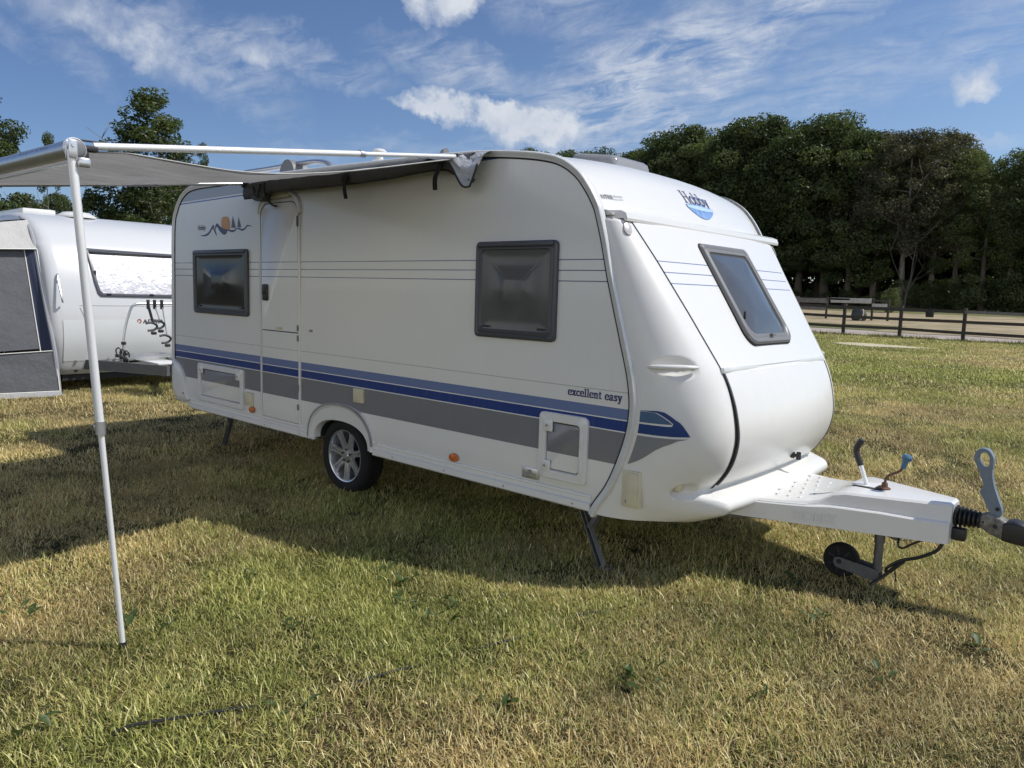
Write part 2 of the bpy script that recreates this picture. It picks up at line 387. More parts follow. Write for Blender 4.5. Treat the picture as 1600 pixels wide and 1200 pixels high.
def front_paint():                                                  # white enamel with the three pinstripes of the front
    m = principled('pinstriped_front_paint', (.72, .72, .695), .24, coat=.25); t = m.node_tree; gg = G(t); b = t.nodes['Principled BSDF']
    tcn = gg.n('ShaderNodeTexCoord'); sp = gg.n('ShaderNodeSeparateXYZ'); gg.l(tcn.outputs['Object'], sp.inputs[0]); z = sp.outputs[2]
    base = gg.mix(gg.m('MULTIPLY', gg.m('SUBTRACT', gg.noise(tcn.outputs['Object'], 2.7, 5, .6), .35), .5, clamp=True), (.715, .715, .70), (.66, .655, .625))
    mp = gg.n('ShaderNodeMapping'); mp.inputs['Scale'].default_value = (1, 7, 1.0); gg.l(tcn.outputs['Object'], mp.inputs[0])
    smear = gg.m('MULTIPLY', gg.m('SUBTRACT', gg.noise(mp.outputs[0], 3.2, 6, .7), .56), 1.1, clamp=True); spots = gg.m('MULTIPLY', gg.m('SUBTRACT', gg.noise(tcn.outputs['Object'], 42, 3, .7), .70), 5, clamp=True)
    base = gg.mix(gg.m('MULTIPLY', gg.m('MAXIMUM', smear, spots), .5), base, (.45, .44, .38))
    for a in (1.930, 1.865, 1.800):
        base = gg.mix(gg.m('MULTIPLY', gg.m('GREATER_THAN', z, a), gg.m('LESS_THAN', z, a + .006)), base, (.16, .20, .33))
    gg.l(base, b.inputs['Base Color']); return m
M['front'] = front_paint()

# lettering drawn with a broad-nib pen, so it has thick stems and thin hairlines
GLY = {'e': (.82, [[(.08, .52), (.74, .52)], [(.74, .52), (.72, .8), (.42, 1.), (.12, .8), (.04, .5), (.12, .18), (.42, 0), (.76, .18)]]),
 'x': (.86, [[(.1, .97), (.72, .03)], [(.72, .97), (.1, .03)], [(.0, .97), (.28, .97)], [(.56, .03), (.84, .03)]]),
 'c': (.74, [[(.68, .78), (.44, 1.), (.13, .8), (.04, .5), (.13, .18), (.42, 0), (.7, .18)]]),
 'l': (.44, [[(.2, 1.5), (.2, .03)], [(.02, 1.46), (.2, 1.5)], [(.0, .03), (.4, .03)]]),
 'n': (.98, [[(.2, .97), (.2, .03)], [(.02, .96), (.2, .97)], [(.2, .72), (.46, .98), (.7, .82), (.72, .03)], [(.02, .03), (.38, .03)], [(.56, .03), (.92, .03)]]),
 't': (.56, [[(.2, 1.28), (.2, .2), (.34, .03), (.52, .1)], [(0, .97), (.5, .97)]]),
 'a': (.84, [[(.1, .78), (.34, 1.), (.6, .84), (.6, .12), (.8, .05)], [(.58, .58), (.2, .45), (.06, .22), (.26, 0), (.58, .2)]]),
 's': (.68, [[(.56, .78), (.36, .98), (.1, .82), (.22, .6), (.5, .42), (.54, .16), (.3, 0), (.04, .2)]]),
 'y': (.86, [[(.1, .97), (.44, .05)], [(.74, .97), (.44, .05), (.28, -.36), (.08, -.4)], [(0, .97), (.26, .97)], [(.58, .97), (.84, .97)]]),
 'o': (.9, [[(.42, 1.), (.1, .8), (.03, .5), (.1, .2), (.42, 0), (.74, .2), (.81, .5), (.74, .8), (.42, 1.)]]),
 'b': (.92, [[(.14, 1.5), (.14, .03)], [(0, 1.46), (.14, 1.5)], [(.16, .8), (.42, 1.), (.72, .8), (.8, .5), (.72, .2), (.42, 0), (.16, .2)]]),
 'H': (1.4, [[(.22, 1.47), (.22, .03)], [(1.06, 1.47), (1.06, .03)], [(.22, .77), (1.06, .77)], [(0, 1.47), (.44, 1.47)], [(.84, 1.47), (1.28, 1.47)], [(0, .03), (.44, .03)], [(.84, .03), (1.28, .03)]]),
 ' ': (.5, [])}
def lettering(text, fmap, pw=.2, ph=.07, track=.06):
    mb = MB(); x0 = 0; k = 0
    for ch in text:
        wd, strokes = GLY[ch]
        for st in strokes:
            if len(st) > 2: st = catmull(st, 4)
            fine = [st[0]]
            for a, b in zip(st, st[1:]):
                q = max(1, int(math.hypot(b[0] - a[0], b[1] - a[1]) / .2 + .5))
                fine += [(a[0] + (b[0] - a[0]) * i / q, a[1] + (b[1] - a[1]) * i / q) for i in range(1, q + 1)]
            st = fine
            for (ax, ay), (bx, by) in zip(st, st[1:]):
                pts = []
                for (cx, cy) in ((ax, ay), (bx, by)):
                    pts += [(cx - pw / 2, cy - ph / 2), (cx + pw / 2, cy - ph / 2), (cx + pw / 2, cy + ph / 2), (cx - pw / 2, cy + ph / 2)]
                pts = hull(pts); k += 1
                vs = [mb.bm.verts.new(fmap(x0 + px, py, .00003 * (k % 17))) for px, py in pts]
                try: mb.bm.faces.new(vs)
                except ValueError: pass
        x0 += wd + track
    return mb
def hull(p):
    p = sorted(set(p)); 
    def half(q):
        h = []
        for a in q:
            while len(h) >= 2 and (h[-1][0] - h[-2][0]) * (a[1] - h[-2][1]) - (h[-1][1] - h[-2][1]) * (a[0] - h[-2][0]) <= 0: h.pop()
            h.append(a)
        return h
    a, b = half(p), half(p[::-1]); return a[:-1] + b[:-1]
def text_mesh(s, fmap, name, mat, parent, offset=0.0, smooth=0):    # plain block lettering
    cu = bpy.data.curves.new(name, 'FONT'); cu.body = s; cu.size = 1.0; cu.offset = offset; cu.resolution_u = 3
    o = bpy.data.objects.new(name, cu); me = bpy.data.meshes.new_from_object(o)
    bpy.data.objects.remove(o); bpy.data.curves.remove(cu)
    for v in me.vertices: v.co = fmap(v.co.x, v.co.y)
    me.name = name
    return link_mesh(name, me, mat, parent, 0)

# ================================================================ the caravan
cv = empty('caravan', (2.9, 1.135, 0))
tag(cv, 'large white caravan in front with blue and grey side stripes and smoked windows', 'caravan')
WX, WZ = 2.98, .305                                                 # wheel centre
# body: side walls with the wheel opening cut out, crowned roof and front
arch = [(WX + .40 - .01, .43)]
for k in range(0, 25):
    a = math.pi * k / 24; c, s_ = math.cos(a), math.sin(a)
    arch.append((3.035 + .375 * math.copysign(abs(c) ** .8, c), .44 + .19 * abs(s_) ** .75))
arch.append((3.035 - .375, .43)); arch = arch[1:]
outline = [(x, z) for x, z in SKY] + [(x, z) for x, z in FRONT[1:]]
outline += [(5.59, .43)] + arch
outline = [p for i, p in enumerate(outline) if i == 0 or math.hypot(p[0] - outline[i - 1][0], p[1] - outline[i - 1][1]) > 1e-4]
mb = MB()
for yy in (0., W):
    vs = [mb.bm.verts.new((x, yy, z)) for x, z in outline]; f = mb.bm.faces.new(vs); f.material_index = 0
ys = [0, .03, .08, .15, .25, .4, .6, .85, W / 2, W - .85, W - .6, W - .4, W - .25, W - .15, W - .08, W - .03, W]
mb.mi = 1
lipr = [tuple(sky_point(SKY_S[-1], y)[0]) for y in ys]
mb.grid([[tuple(sky_point(s, y)[0]) for y in ys] for s in SKY_S] + [[(p[0] + .004, p[1], min(p[2], 2.2285)) for p in lipr], [(p[0] - .03, p[1], 2.2275) for p in lipr]])
mb.mi = 2
low = [(x, z) for x, z in FRONT] + [(5.59, .43)] + arch + [(REAR[0][0], REAR[0][1])]
mb.grid([[(x, 0, z), (x, W, z)] for x, z in low])
body = mb.build('body', [M['side'], M['white'], M['darksteel']], cv, smooth=30)

# aluminium edge trim that follows the side, near and far
def trim(y, sgn):
    mb = MB(); path = [(x, z) for x, z in SKY[6:]] + [(x, z) for x, z in FRONT[1:]]
    n = len(path); loops = []
    for i in range(n):
        a = path[max(i - 1, 0)]; b = path[min(i + 1, n - 1)]; l = math.hypot(b[0] - a[0], b[1] - a[1]) or 1
        nx, nz = -(b[1] - a[1]) / l, (b[0] - a[0]) / l
        prof = [(-.024, 0), (-.022, -.008), (-.006, -.011), (.004, -.02), (.014, -.02), (.021, -.010), (.023, 0.004), (.023, .02)]
        loops.append([(path[i][0] + nx * u, y + sgn * v, path[i][1] + nz * u) for u, v in prof])
    mb.loops(loops, close=False); return mb
t1 = trim(0, 1).build('edge_trim', M['trimwhite'], cv, smooth=50)
t2 = trim(W, -1).build('edge_trim', M['trimwhite'], cv, smooth=50)
# dark sealant line inside the trim
for y, sg in ((0, 1), (W, -1)):
    mb = MB(); path = [(x, z) for x, z in SKY[6:]] + [(x, z) for x, z in FRONT[1:]]; n = len(path); loops = []
    for i in range(n):
        a = path[max(i - 1, 0)]; b = path[min(i + 1, n - 1)]; l = math.hypot(b[0] - a[0], b[1] - a[1]) or 1
        nx, nz = -(b[1] - a[1]) / l, (b[0] - a[0]) / l
        loops.append([(path[i][0] + nx * u, y - sg * v, path[i][1] + nz * u) for u, v in ((-.033, 0), (-.032, .005), (-.024, .006))])
    mb.loops(loops, close=False).build('sealant_line', M['gap'], cv, smooth=50)

# moulded front cap
zs = list(np.arange(.39, 2.171, .0125))
yl = [0.0, .0006, .0016, .003, .005, .008, .012, .017, .023] + list(np.arange(.03, .40, .0085)) + list(np.arange(.42, W / 2 + .001, .07))
ys_ = yl + [W - y for y in reversed(yl) if y < W / 2 - .01]
mb = MB(); rows = []
for z in zs: rows.append([(cap_x(z, y), y + .004 if y < 1 else y - .004, z) for y in ys_])
rows.insert(0, [(cap_x(.39, y) - .05, y + .01 if y < 1 else y - .01, .40) for y in ys_])
rows.append([(cap_x(2.17, y) - .06, y + .01 if y < 1 else y - .01, 2.185) for y in ys_])
mb.grid(rows); cap = mb.build('front_cap', M['grp'], cv, smooth=60)

def surf(z, y, off):                                                # a point lifted off the front by off
    e = .006
    x = cap_x(z, y, False)
    dxz = (cap_x(z + e, y, False) - cap_x(z - e, y, False)) / (2 * e); dxy = (cap_x(z, y + e, False) - cap_x(z, y - e, False)) / (2 * e)
    n = Vector((1, -dxy, -dxz)).normalized(); p = Vector((x, y, z)) + n * off
    return p, n
# upper front panel and storage hatch: separate skins standing proud of the cap
def yedge(z): return interp(YC, z) + .012
def skin(z0, z1, off, grow=0., bul=0., nz=40, rbot=0., mat=None, name='front_panel', lip=.012):
    rows = []
    for i in range(nz + 1):
        t = i / nz; z = z0 + (z1 - z0) * t; ye = yedge(z) - grow
        if rbot: ye += rbot * max(0, 1 - (z - z0) / (rbot * 1.6)) ** 2 * .8
        r = []
        for j in range(25):
            u = j / 24; y = ye + (W - 2 * ye) * u
            x = interp(XF, max(z, .60)) + .03 * (1 - ((W / 2 - y) / (W / 2 - interp(YC, z))) ** 2)
            edge = min(j, 24 - j, i, nz - i)
            o = off + bul * math.sin(math.pi * t) ** 2 * (1 - (2 * u - 1) ** 4)
            r.append((x + o, y, z))
        rows.append(r)
    mb = MB(); mb.grid(rows); 
    inner = [[(p[0] - off - lip, p[1], p[2]) for p in r] for r in rows]
    # rim
    edge_o = rows[0] + [r[-1] for r in rows[1:]] + rows[-1][::-1][1:] + [r[0] for r in rows[::-1][1:-1]]
    edge_i = inner[0] + [r[-1] for r in inner[1:]] + inner[-1][::-1][1:] + [r[0] for r in inner[::-1][1:-1]]
    mb.loops([edge_o, edge_i])
    bmesh.ops.remove_doubles(mb.bm, verts=mb.bm.verts, dist=1e-5)
    return mb.build(name, mat or M['front'], cv, smooth=40)
skin(1.322, 2.158, .007, mat=M['front'])
def gapline(z0, z1, w, off, name='panel_gap'):                     # narrow dark shadow gap round a panel
    for sd in (0, 1):
        mb = MB(); rows = []
        for i in range(31):
            z = z0 + (z1 - z0) * i / 30; ye = yedge(z); r = []
            for yy in (ye - w, ye + .004):
                y = yy if sd == 0 else W - yy
                x = cap_x(z, y, False); r.append((x + off, y, z))
            rows.append(r)
        mb.grid(rows); mb.build(name, M['gap'], cv, smooth=60)
gapline(1.30, 2.165, .006, .003)
hatch = skin(.615, 1.300, .012, grow=0, bul=.012, rbot=.05, mat=M['grp'], name='storage_hatch', lip=.02)
for sd in (0, 1):                                                   # open gap down the edges of the storage hatch, widening to the bottom
    mb = MB(); rows = []
    for i in range(31):
        z = .60 + .71 * i / 30; ye = yedge(z); t = 1 - i / 30; wdt = .004 + (.026 if sd == 0 else .006) * math.sin(min(1, t * 1.15) * math.pi * .62); r = []
        for yy in (ye - wdt, ye + .006):
            y = yy if sd == 0 else W - yy
            r.append((cap_x(z, y, False) + .003, y, z))
        rows.append(r)
    mb.grid(rows); mb.build('hatch_gap', M['gap'], cv, smooth=60)
for sd in (0, 1):                                                   # grey rubber seal seen in the gap
    pts = []
    for i in range(25):
        z = .625 + .67 * i / 24; ye = yedge(z) - .002; y = ye if sd == 0 else W - ye
        pts.append((cap_x(z, y, False) + .012, y, z))
    MB().tube(pts, .006, 6).build('rubber_seal', M['steel'], cv)
# trim strip over the storage hatch, top ledge over the panel
mb = MB(); ye = yedge(1.31); 
mb.prism([(-.006, 1.294), (.018, 1.298), (.02, 1.312), (.014, 1.326), (-.006, 1.328)], lambda p: (6.232 + p[0], ye - .01, p[1]), lambda p: (6.232 + p[0], W - ye - .012, p[1]))
mb.build('seam_strip', M['trimwhite'], cv)
mb = MB(); mb.prism([(5.50, 2.2255), (5.655, 2.2225), (5.692, 2.206), (5.703, 2.176), (5.700, 2.160), (5.685, 2.160), (5.675, 2.175), (5.50, 2.18)],
                    lambda p: (p[0], .035 if p[0] < 5.6 else .075, p[1]), lambda p: (p[0], W - .02 if p[0] < 5.6 else W + .005, p[1]))
mb.build('front_ledge', M['white'], cv, smooth=30)

mb = MB(); mb.box((5.595, .045, 2.20), (.06, .035, .016), .004); mb.box((5.61, .048, 2.176), (.045, .045, .006), .002); mb.build('ledge_end_cap', M['clear'], cv)

# windows -------------------------------------------------------
def window(x0, x1, z0, z1, fmat, pmat, name='side_window', dome=.02, brow=.05):
    w = empty(name, ((x0 + x1) / 2, 0, z0)); w.parent = cv; w.matrix_parent_inverse = parent_world(cv).inverted()
    o = rrect(x0, x1, z0, z1, .035); n = len(o); mb = MB()
    prof = [(0, .0), (0, -.020), (.006, -.026), (.022, -.028), (.03, -.022), (.036, -.026), (.052, -.026), (.058, -.014)]
    mb.loops([[(x, y, z) for x, z in inset(o, d)] for d, y in prof])
    mb.box(((x0 + x1) / 2, -.03, z1 - .022), (x1 - x0 - .05, .018, .03), .008)
    mb.build('frame', fmat, w, smooth=40)
    d0 = .056; mb = MB(); L = []                                    # acrylic pane, blown outwards
    ii = inset(o, d0); cx, cz = (x0 + x1) / 2, (z0 + z1) / 2
    hx_, hz_ = (x1 - x0) / 2 - d0, (z1 - z0) / 2 - d0
    for k in range(26):
        t = k / 26; f = 1 - t; bl = sstep(.05, .5, t); lp = []
        for x, z in ii:
            u, v = (x - cx) / hx_, (z - cz) / hz_; q = max(abs(u), abs(v)); r2 = math.hypot(u, v); rx = q / max(r2, 1e-6)
            s_ = f * ((1 - bl) + bl * rx)
            cor = max(0, r2 - 1) * 2.2
            yy = -.016 - dome * (1 - f ** 2.2) * (1 - .55 * cor * (1 - bl)) - .010 * math.sin(math.pi * min(1, t * 1.6)) * math.cos(4 * math.atan2(v, u))
            lp.append((cx + u * hx_ * s_, yy, cz + v * hz_ * s_))
        L.append(lp)
    mb.loops(L, cap1=True)
    mb.build('pane', pmat, w, smooth=80)
    for xx in (x0 + .11, x1 - .11): MB().box((xx, -.032, z0 + .075), (.05, .008, .014), .003).build('window_catch', M['black'], w)
    return w
w1 = window(.49, 1.572, 1.423, 2.058, M['frame'], M['pane'], dome=.028)
w1['label'] = 'dark square window near the rear'
w2 = window(4.568, 5.268, 1.421, 2.055, M['frame'], M['panegrey'], dome=.02)
w2['label'] = 'smoked window near the front with a blind behind it'
# slanted front window
fw = empty('front_window', (5.95, W / 2, 1.45)); fw.parent = cv; fw.matrix_parent_inverse = parent_world(cv).inverted()
def onfront(y, z, off): return Vector((5.68 + .647 * (2.16 - z) + .030 * (1 - ((W / 2 - y) / (W / 2 - .22)) ** 2), y, z)) + Vector((.84, 0, .543)) * off
o = rrect(.79, 1.475, 1.435, 2.065, [.09, .04, .04, .09], 8)
mb = MB(); prof = [(0, .0), (.0, .022), (.008, .034), (.022, .036), (.032, .028), (.040, .032), (.055, .032), (.062, .018)]
mb.loops([[tuple(onfront(y, z, q)) for y, z in inset(o, d)] for d, q in prof]); mb.build('frame', M['framegrey'], fw, smooth=40)
mb = MB(); ii = inset(o, .058); L = []
for k in range(12):
    f = 1 - k / 12; L.append([tuple(onfront(1.1325 + (y - 1.1325) * f, 1.75 + (z - 1.75) * f, .02 + .03 * (1 - f ** 3))) for y, z in ii])
mb.loops(L, cap1=True); mb.build('pane', M['panefront'], fw, smooth=80)
mb = MB()
o2 = inset(o, -.006); mb.loops([[tuple(onfront(y, z, q)) for y, z in lp] for lp, q in ((o2, .002), (o2, .014), (inset(o, .002), .015))]); mb.build('window_seal', M['gap'], fw)
MB().box(onfront(.86, 1.60, .042), (.014, .012, .05), .003).build('window_catch', M['black'], fw); MB().box(onfront(1.13, 1.478, .042), (.02, .05, .014), .003).build('window_catch', M['framegrey'], fw)

# door -----------------------------------------------------------
door = empty('door', (2.1, 0, .5)); door.parent = cv; door.matrix_parent_inverse = parent_world(cv).inverted(); door['label'] = 'narrow white two-piece entrance door with rounded top corners'
DO = rrect(1.80, 2.405, .50, 2.455, [.012, .11, .11, .012], 8)
def slab(name, lp, y0, y1, mat, bev, par):
    mb = MB(); mb.loops([[(x, y, z) for x, z in l] for l, y in ((lp, y0), (lp, y1 + bev), (inset(lp, bev), y1))], cap1=True)
    return mb.build(name, mat, par, smooth=40)
def clip(lp, zc, above):
    out = []
    for (a, b) in zip(lp, lp[1:] + lp[:1]):
        ia = (a[1] >= zc) == above; ib = (b[1] >= zc) == above
        if ia: out.append(a)
        if ia != ib:
            t = (zc - a[1]) / (b[1] - a[1]); out.append((a[0] + (b[0] - a[0]) * t, zc))
    return out
slab('upper_leaf', clip(inset(DO, .006), 1.319, True), -.001, -.010, M['side'], .004, door)
slab('lower_leaf', clip(inset(DO, .006), 1.311, False), -.001, -.010, M['side'], .004, door)
slab('door_gap', DO, -.0005, -.003, M['gap'], .0005, door)
mb = MB(); oo = inset(DO, -.028); mb.loops([[(x, y, z) for x, z in l] for l, y in ((oo, 0), (oo, -.009), (inset(oo, .005), -.013), (inset(DO, -.006), -.013), (inset(DO, -.003), -.002))])
mb.build('door_frame', M['white'], door, smooth=40)
mb = MB(); mb.box((1.885, -.02, 1.66), (.082, .028, .15), .02, seg=3); mb.box((1.885, -.036, 1.675), (.045, .016, .07), .008); mb.build('door_handle', M['black'], door)
for z in (2.30, 2.26, 1.36, 1.27, .83, .66):
    mb = MB(); mb.tube([(2.412, -.020, z - .025), (2.412, -.020, z + .025)], .009, 8); mb.build('hinge', M['grey'], door)
mb = MB(); mb.box((2.10, -.0165, 1.345), (.09, .012, .022), .005); mb.build('catch', M['cream'], door)
# arched moulding over the door, and the door light in it
mb = MB(); L = []
arc = [(1.748, 2.39), (1.757, 2.44), (1.80, 2.50), (1.90, 2.545), (2.1, 2.556), (2.3, 2.545), (2.40, 2.50), (2.445, 2.44), (2.455, 2.36)]
arc = catmull(arc, 4); cx = 2.1
for q, y in ((.006, 0), (.006, -.018), (.014, -.026), (.026, -.024), (.042, -.002)):
    L.append([(cx + (x - cx) * (1 - q / .36), y, z - q * (1 if z > 2.34 else 0)) for x, z in arc])
mb.loops(L, close=False); mb.build('door_hood', M['white'], cv, smooth=60)
mb = MB(); mb.box((2.12, -.012, 2.515), (.34, .03, .052), .012); mb.build('door_light', M['cream'], cv)

MB().box((2.585, -.0015, 1.345), (.05, .003, .022), .001).build('small_sticker', M['greytrim'], cv)
for k_ in range(9): MB().lathe([(.006, -.0), (.006, -.003), (.001, -.004)], (.7 + k_ * .58 + (.12 if k_ > 3 else 0), -.026, .43), 'y', 8).build('sill_screw', M['greytrim'], cv)
# lockers, flaps, sockets ---------------------------------------------
def locker(name, x0, x1, z0, z1, wd, lab, locks, r=.02):
    e = empty(name, ((x0 + x1) / 2, 0, z0)); e.parent = cv; e.matrix_parent_inverse = parent_world(cv).inverted(); e['label'] = lab
    oo = rrect(x0, x1, z0, z1, r); mb = MB()
    mb.loops([[(x, y, z) for x, z in l] for l, y in ((oo, 0), (oo, -.018), (inset(oo, .006), -.024), (inset(oo, wd - .004), -.024), (inset(oo, wd), -.016), (inset(oo, wd), -.004))])
    mb.build('frame', M['grp'], e, smooth=40)
    ii = inset(oo, wd + .002); slab('flap', inset(ii, .004), -.001, -.013, M['side'], .003, e); slab('flap_gap', ii, -.0005, -.004, M['gap'], .0005, e)
    for (lx, lz) in locks:
        mb = MB(); mb.box((lx, -.024, lz), (.075, .012, .075), .012); mb.lathe([(.018, -.030), (.018, -.036), (.001, -.037)], (lx, 0, lz), 'y', 16); mb.build('lock', M['grp'], e)
        mb = MB(); mb.lathe([(.009, -.036), (.009, -.040), (.001, -.041)], (lx, 0, lz), 'y', 12); mb.build('keyhole', M['greytrim'], e)
    return e
locker('service_locker', .545, 1.46, .515, .905, .055, 'wide low locker flap near the rear corner', [(.63, .84), (1.375, .835)])
l2 = locker('service_locker', 5.168, 5.548, .553, .978, .058, 'tall locker flap near the front corner', [(5.245, .895), (5.235, .635)], .035)
for zh in (.83, .66): MB().box((5.515, -.026, zh), (.014, .012, .10), .003).build('hinge', M['grp'], l2)
def cover(name, x, z, w_, h_, mat, y=-.012, d=.026):
    mb = MB(); mb.box((x, y, z), (w_, d, h_), .006); mb.box((x, y - d * .5, z - .004), (w_ * .72, .006, h_ * .78), .002); return mb.build(name, mat, cv)
cover('socket_cover', 1.565, .637, .13, .125, M['cream']); cover('socket_cover', 3.275, .861, .125, .115, M['cream'])
for x in (1.615, 4.385):
    mb = MB(); mb.lathe([(.030, 0), (.030, -.012), (.026, -.02), (.001, -.024)], (x, -.006, .54), 'y', 24)
    bmesh.ops.scale(mb.bm, vec=(1.45, 1, 1), space=Matrix.Translation((-x, 0, -.54)), verts=mb.bm.verts); mb.build('side_marker_lamp', M['orange'], cv)
mb = MB(); mb.box((5.10, -.006, .555), (.14, .01, .072), .003); mb.build('chassis_plate', M['alu'], cv)
mb = MB()
for k in range(3): mb.box((5.055 + k * .04, -.0125, .555 + (.008 if k % 2 else -.01)), (.03, .002, .03))
mb.build('plate_print', M['greytrim'], cv)
# sill profiles along the bottom
for x0, x1 in ((.36, 2.63), (3.47, 5.585)):
    mb = MB(); pr = [(0, .505), (-.012, .503), (-.014, .49), (-.006, .484), (-.006, .458), (-.024, .450), (-.026, .412), (-.016, .402), (0, .402)]
    mb.prism(pr, lambda p: (x0, p[0], p[1]), lambda p: (x1, p[0], p[1])); mb.build('sill', M['white'], cv, smooth=30)
mb = MB(); mb.box((2.55, -.002, .43), (.2, .03, .05), .01); mb.build('sill_end', M['white'], cv)
for y in (0.0,):                                                    # moulded rear corner
    pts = [(-.035, .885), (.03, .88), (.12, .845), (.20, .77), (.26, .67), (.30, .56), (.315, .475), (.08, .45), (.0, .52), (-.045, .62)]
    pts = catmull(pts, 4, True); mb = MB(); c = (.12, .66)
    mb.loops([[(c[0] + (x - c[0]) * f, y_, c[1] + (z - c[1]) * f) for x, z in pts] for f, y_ in ((1, .0), (1, -.016), (.95, -.028), (.6, -.036), (.2, -.038))], cap1=True)
    mb.build('rear_corner_moulding', M['grp'], cv, smooth=50)
for xs, zs_c in ((.0, .84), (.24, .55)): MB().lathe([(.012, -.034), (.012, -.04), (.001, -.041)], (xs, 0, zs_c), 'y', 10).build('screw_cap', M['greytrim'], cv)
# wheel arch
mb = MB(); L = []
def archpt(rx, rz, k, n=32):
    a = math.pi * k / n; c, s_ = math.cos(a), math.sin(a); return (3.035 + rx * math.copysign(abs(c) ** .9, c), .43 + rz * abs(s_) ** .85)
for rx, rz, y in ((.445, .335, .0), (.445, .335, -.034), (.438, .327, -.042), (.425, .312, -.042), (.418, .305, -.03), (.40, .26, -.028), (.375, .195, -.024), (.37, .188, -.012), (.37, .188, .04)):
    L.append([(archpt(rx, rz, k)[0], y, archpt(rx, rz, k)[1]) for k in range(33)])
mb.loops(L, close=False); mb.build('wheel_arch', M['grp'], cv, smooth=40)
mb = MB(); L = []
for rx, rz, y in ((.448, .338, -.03), (.449, .339, -.046), (.434, .322, -.047), (.43, .318, -.04)):
    L.append([(archpt(rx, rz, k)[0], y, archpt(rx, rz, k)[1]) for k in range(1, 33)])
mb.loops(L, close=False); mb.build('arch_edging', M['greytrim'], cv, smooth=40)
mb = MB(); mb.box((WX, .22, .86), (1.0, .36, .02)); mb.build('wheel_box', M['gap'], cv)

def wheel(yc, sgn, nm='wheel'):
    e = empty(nm, (WX, yc, WZ)); e.parent = cv; e.matrix_parent_inverse = parent_world(cv).inverted()
    hw = .098; mb = MB()
    prof = [(.228, -hw * .86), (.245, -hw), (.275, -hw * 1.06), (.300, -hw * .97), (.316, -hw * .80), (.322, -hw * .5)]
    grooves = []
    for k in range(5):
        y = -hw * .5 + k * hw * .25; grooves += [(.322, y - .004), (.314, y - .003), (.314, y + .003), (.322, y + .004)]
    prof += grooves + [(r, -y) for r, y in reversed(prof)]
    mb.lathe([(r, y * sgn * -1) for r, y in prof], (WX, yc, WZ), 'y', 64); mb.build('tyre', M['tyre'], e, smooth=40)
    r = MB(); so_ = -sgn
    face = -hw * .78
    r.lathe([(.229, hw * .7 * sgn), (.229, face * sgn), (.224, (face - .012) * sgn), (.214, (face - .008) * sgn), (.208, (face + .01) * sgn), (.20, .02 * sgn), (.19, .05 * sgn)], (WX, yc, WZ), 'y', 64)
    r.lathe([(.001, (face + .004) * sgn), (.026, (face + .004) * sgn), (.034, (face + .012) * sgn), (.075, (face + .016) * sgn), (.082, (face + .04) * sgn)], (WX, yc, WZ), 'y', 40)
    for k in range(7):
        a = 2 * math.pi * k / 7 + .25; ca, sa = math.cos(a), math.sin(a)
        def P(rad, tan, y): return (WX + rad * ca - tan * sa, yc + y * sgn, WZ + rad * sa + tan * ca)
        for sx in (-1, 1):
            secs = []
            for rad, tw, yv, off in ((.055, .022, face + .016, .015), (.10, .017, face + .010, .014), (.15, .014, face + .004, .0145), (.190, .0135, face + .000, .019), (.214, .016, face - .002, .024)):
                o_ = off * sx
                secs.append([P(rad, o_ - tw, yv + .02), P(rad, o_ - tw * .6, yv), P(rad, o_ + tw * .6, yv), P(rad, o_ + tw, yv + .02)])
            r.loops(secs)
    r.build('rim', M['alloy'], e, smooth=35)
    h = MB(); h.lathe([(.19, .05 * sgn), (.001, .05 * sgn)], (WX, yc, WZ), 'y', 40); h.build('brake_drum', M['gap'], e)
    for k in range(5):
        a = 2 * math.pi * k / 5 + .3; b = MB(); b.lathe([(.010, (face + .02) * sgn), (.010, (face - .0) * sgn), (.001, (face - .002) * sgn)], (WX + .053 * math.cos(a), yc, WZ + .053 * math.sin(a)), 'y', 6); b.build('wheel_bolt', M['darksteel'], e)
    return e
wheel(.15, 1); wheel(W - .15, -1)

# lettering and decals on the side
TW = sum(GLY[c][0] + .16 for c in 'excellent easy')
mb = lettering('excellent easy', lambda u, v, o: (5.379 + u * .40 / TW, -.0022 - o, 1.104 + v * .0325), .27, .13, .16); mb.build('lettering', M['navy'], cv, smooth=0)
text_mesh('Hobby', lambda u, v: (.575 + u * .06, -.0022, 2.262 + v * .07), 'lettering', M['greyletter'], cv, .02)
def ribbon(name, pts, mat, y=-.0025):
    mb = MB(); up = [(x, z + w / 2) for x, z, w in pts]; dn = [(x, z - w / 2) for x, z, w in pts]
    mb.grid([[(x, y, z) for x, z in up], [(x, y, z) for x, z in dn]]); return mb.build(name, mat, cv, smooth=0)
ribbon('wave_decal', catmull([(.63, 2.205, .004), (.72, 2.205, .016), (.80, 2.225, .022), (.885, 2.285, .026), (.915, 2.29, .012)], 5), M['navy'])
ribbon('wave_decal', catmull([(.885, 2.285, .01), (.92, 2.25, .03), (.955, 2.21, .02), (.965, 2.20, .003)], 5), M['navy'], -.0029)
ribbon('wave_decal', catmull([(.93, 2.262, .02), (.97, 2.30, .03), (1.03, 2.262, .05), (1.10, 2.232, .058), (1.15, 2.232, .04), (1.18, 2.245, .012), (1.26, 2.232, .02), (1.32, 2.238, .016), (1.36, 2.255, .01), (1.46, 2.238, .018), (1.51, 2.252, .014), (1.56, 2.275, .012), (1.64, 2.26, .003)], 5), M['navy'], -.0033)
mb = MB(); pts = [(1.07, 2.36), (1.14, 2.375), (1.20, 2.36), (1.225, 2.30), (1.22, 2.25), (1.10, 2.24), (1.06, 2.29)]
mb.bm.faces.new([mb.bm.verts.new((x, -.0021, z)) for x, z in catmull(pts, 4, True)]); mb.build('sun_decal', M['sunorange'], cv, smooth=0)
mb = MB()
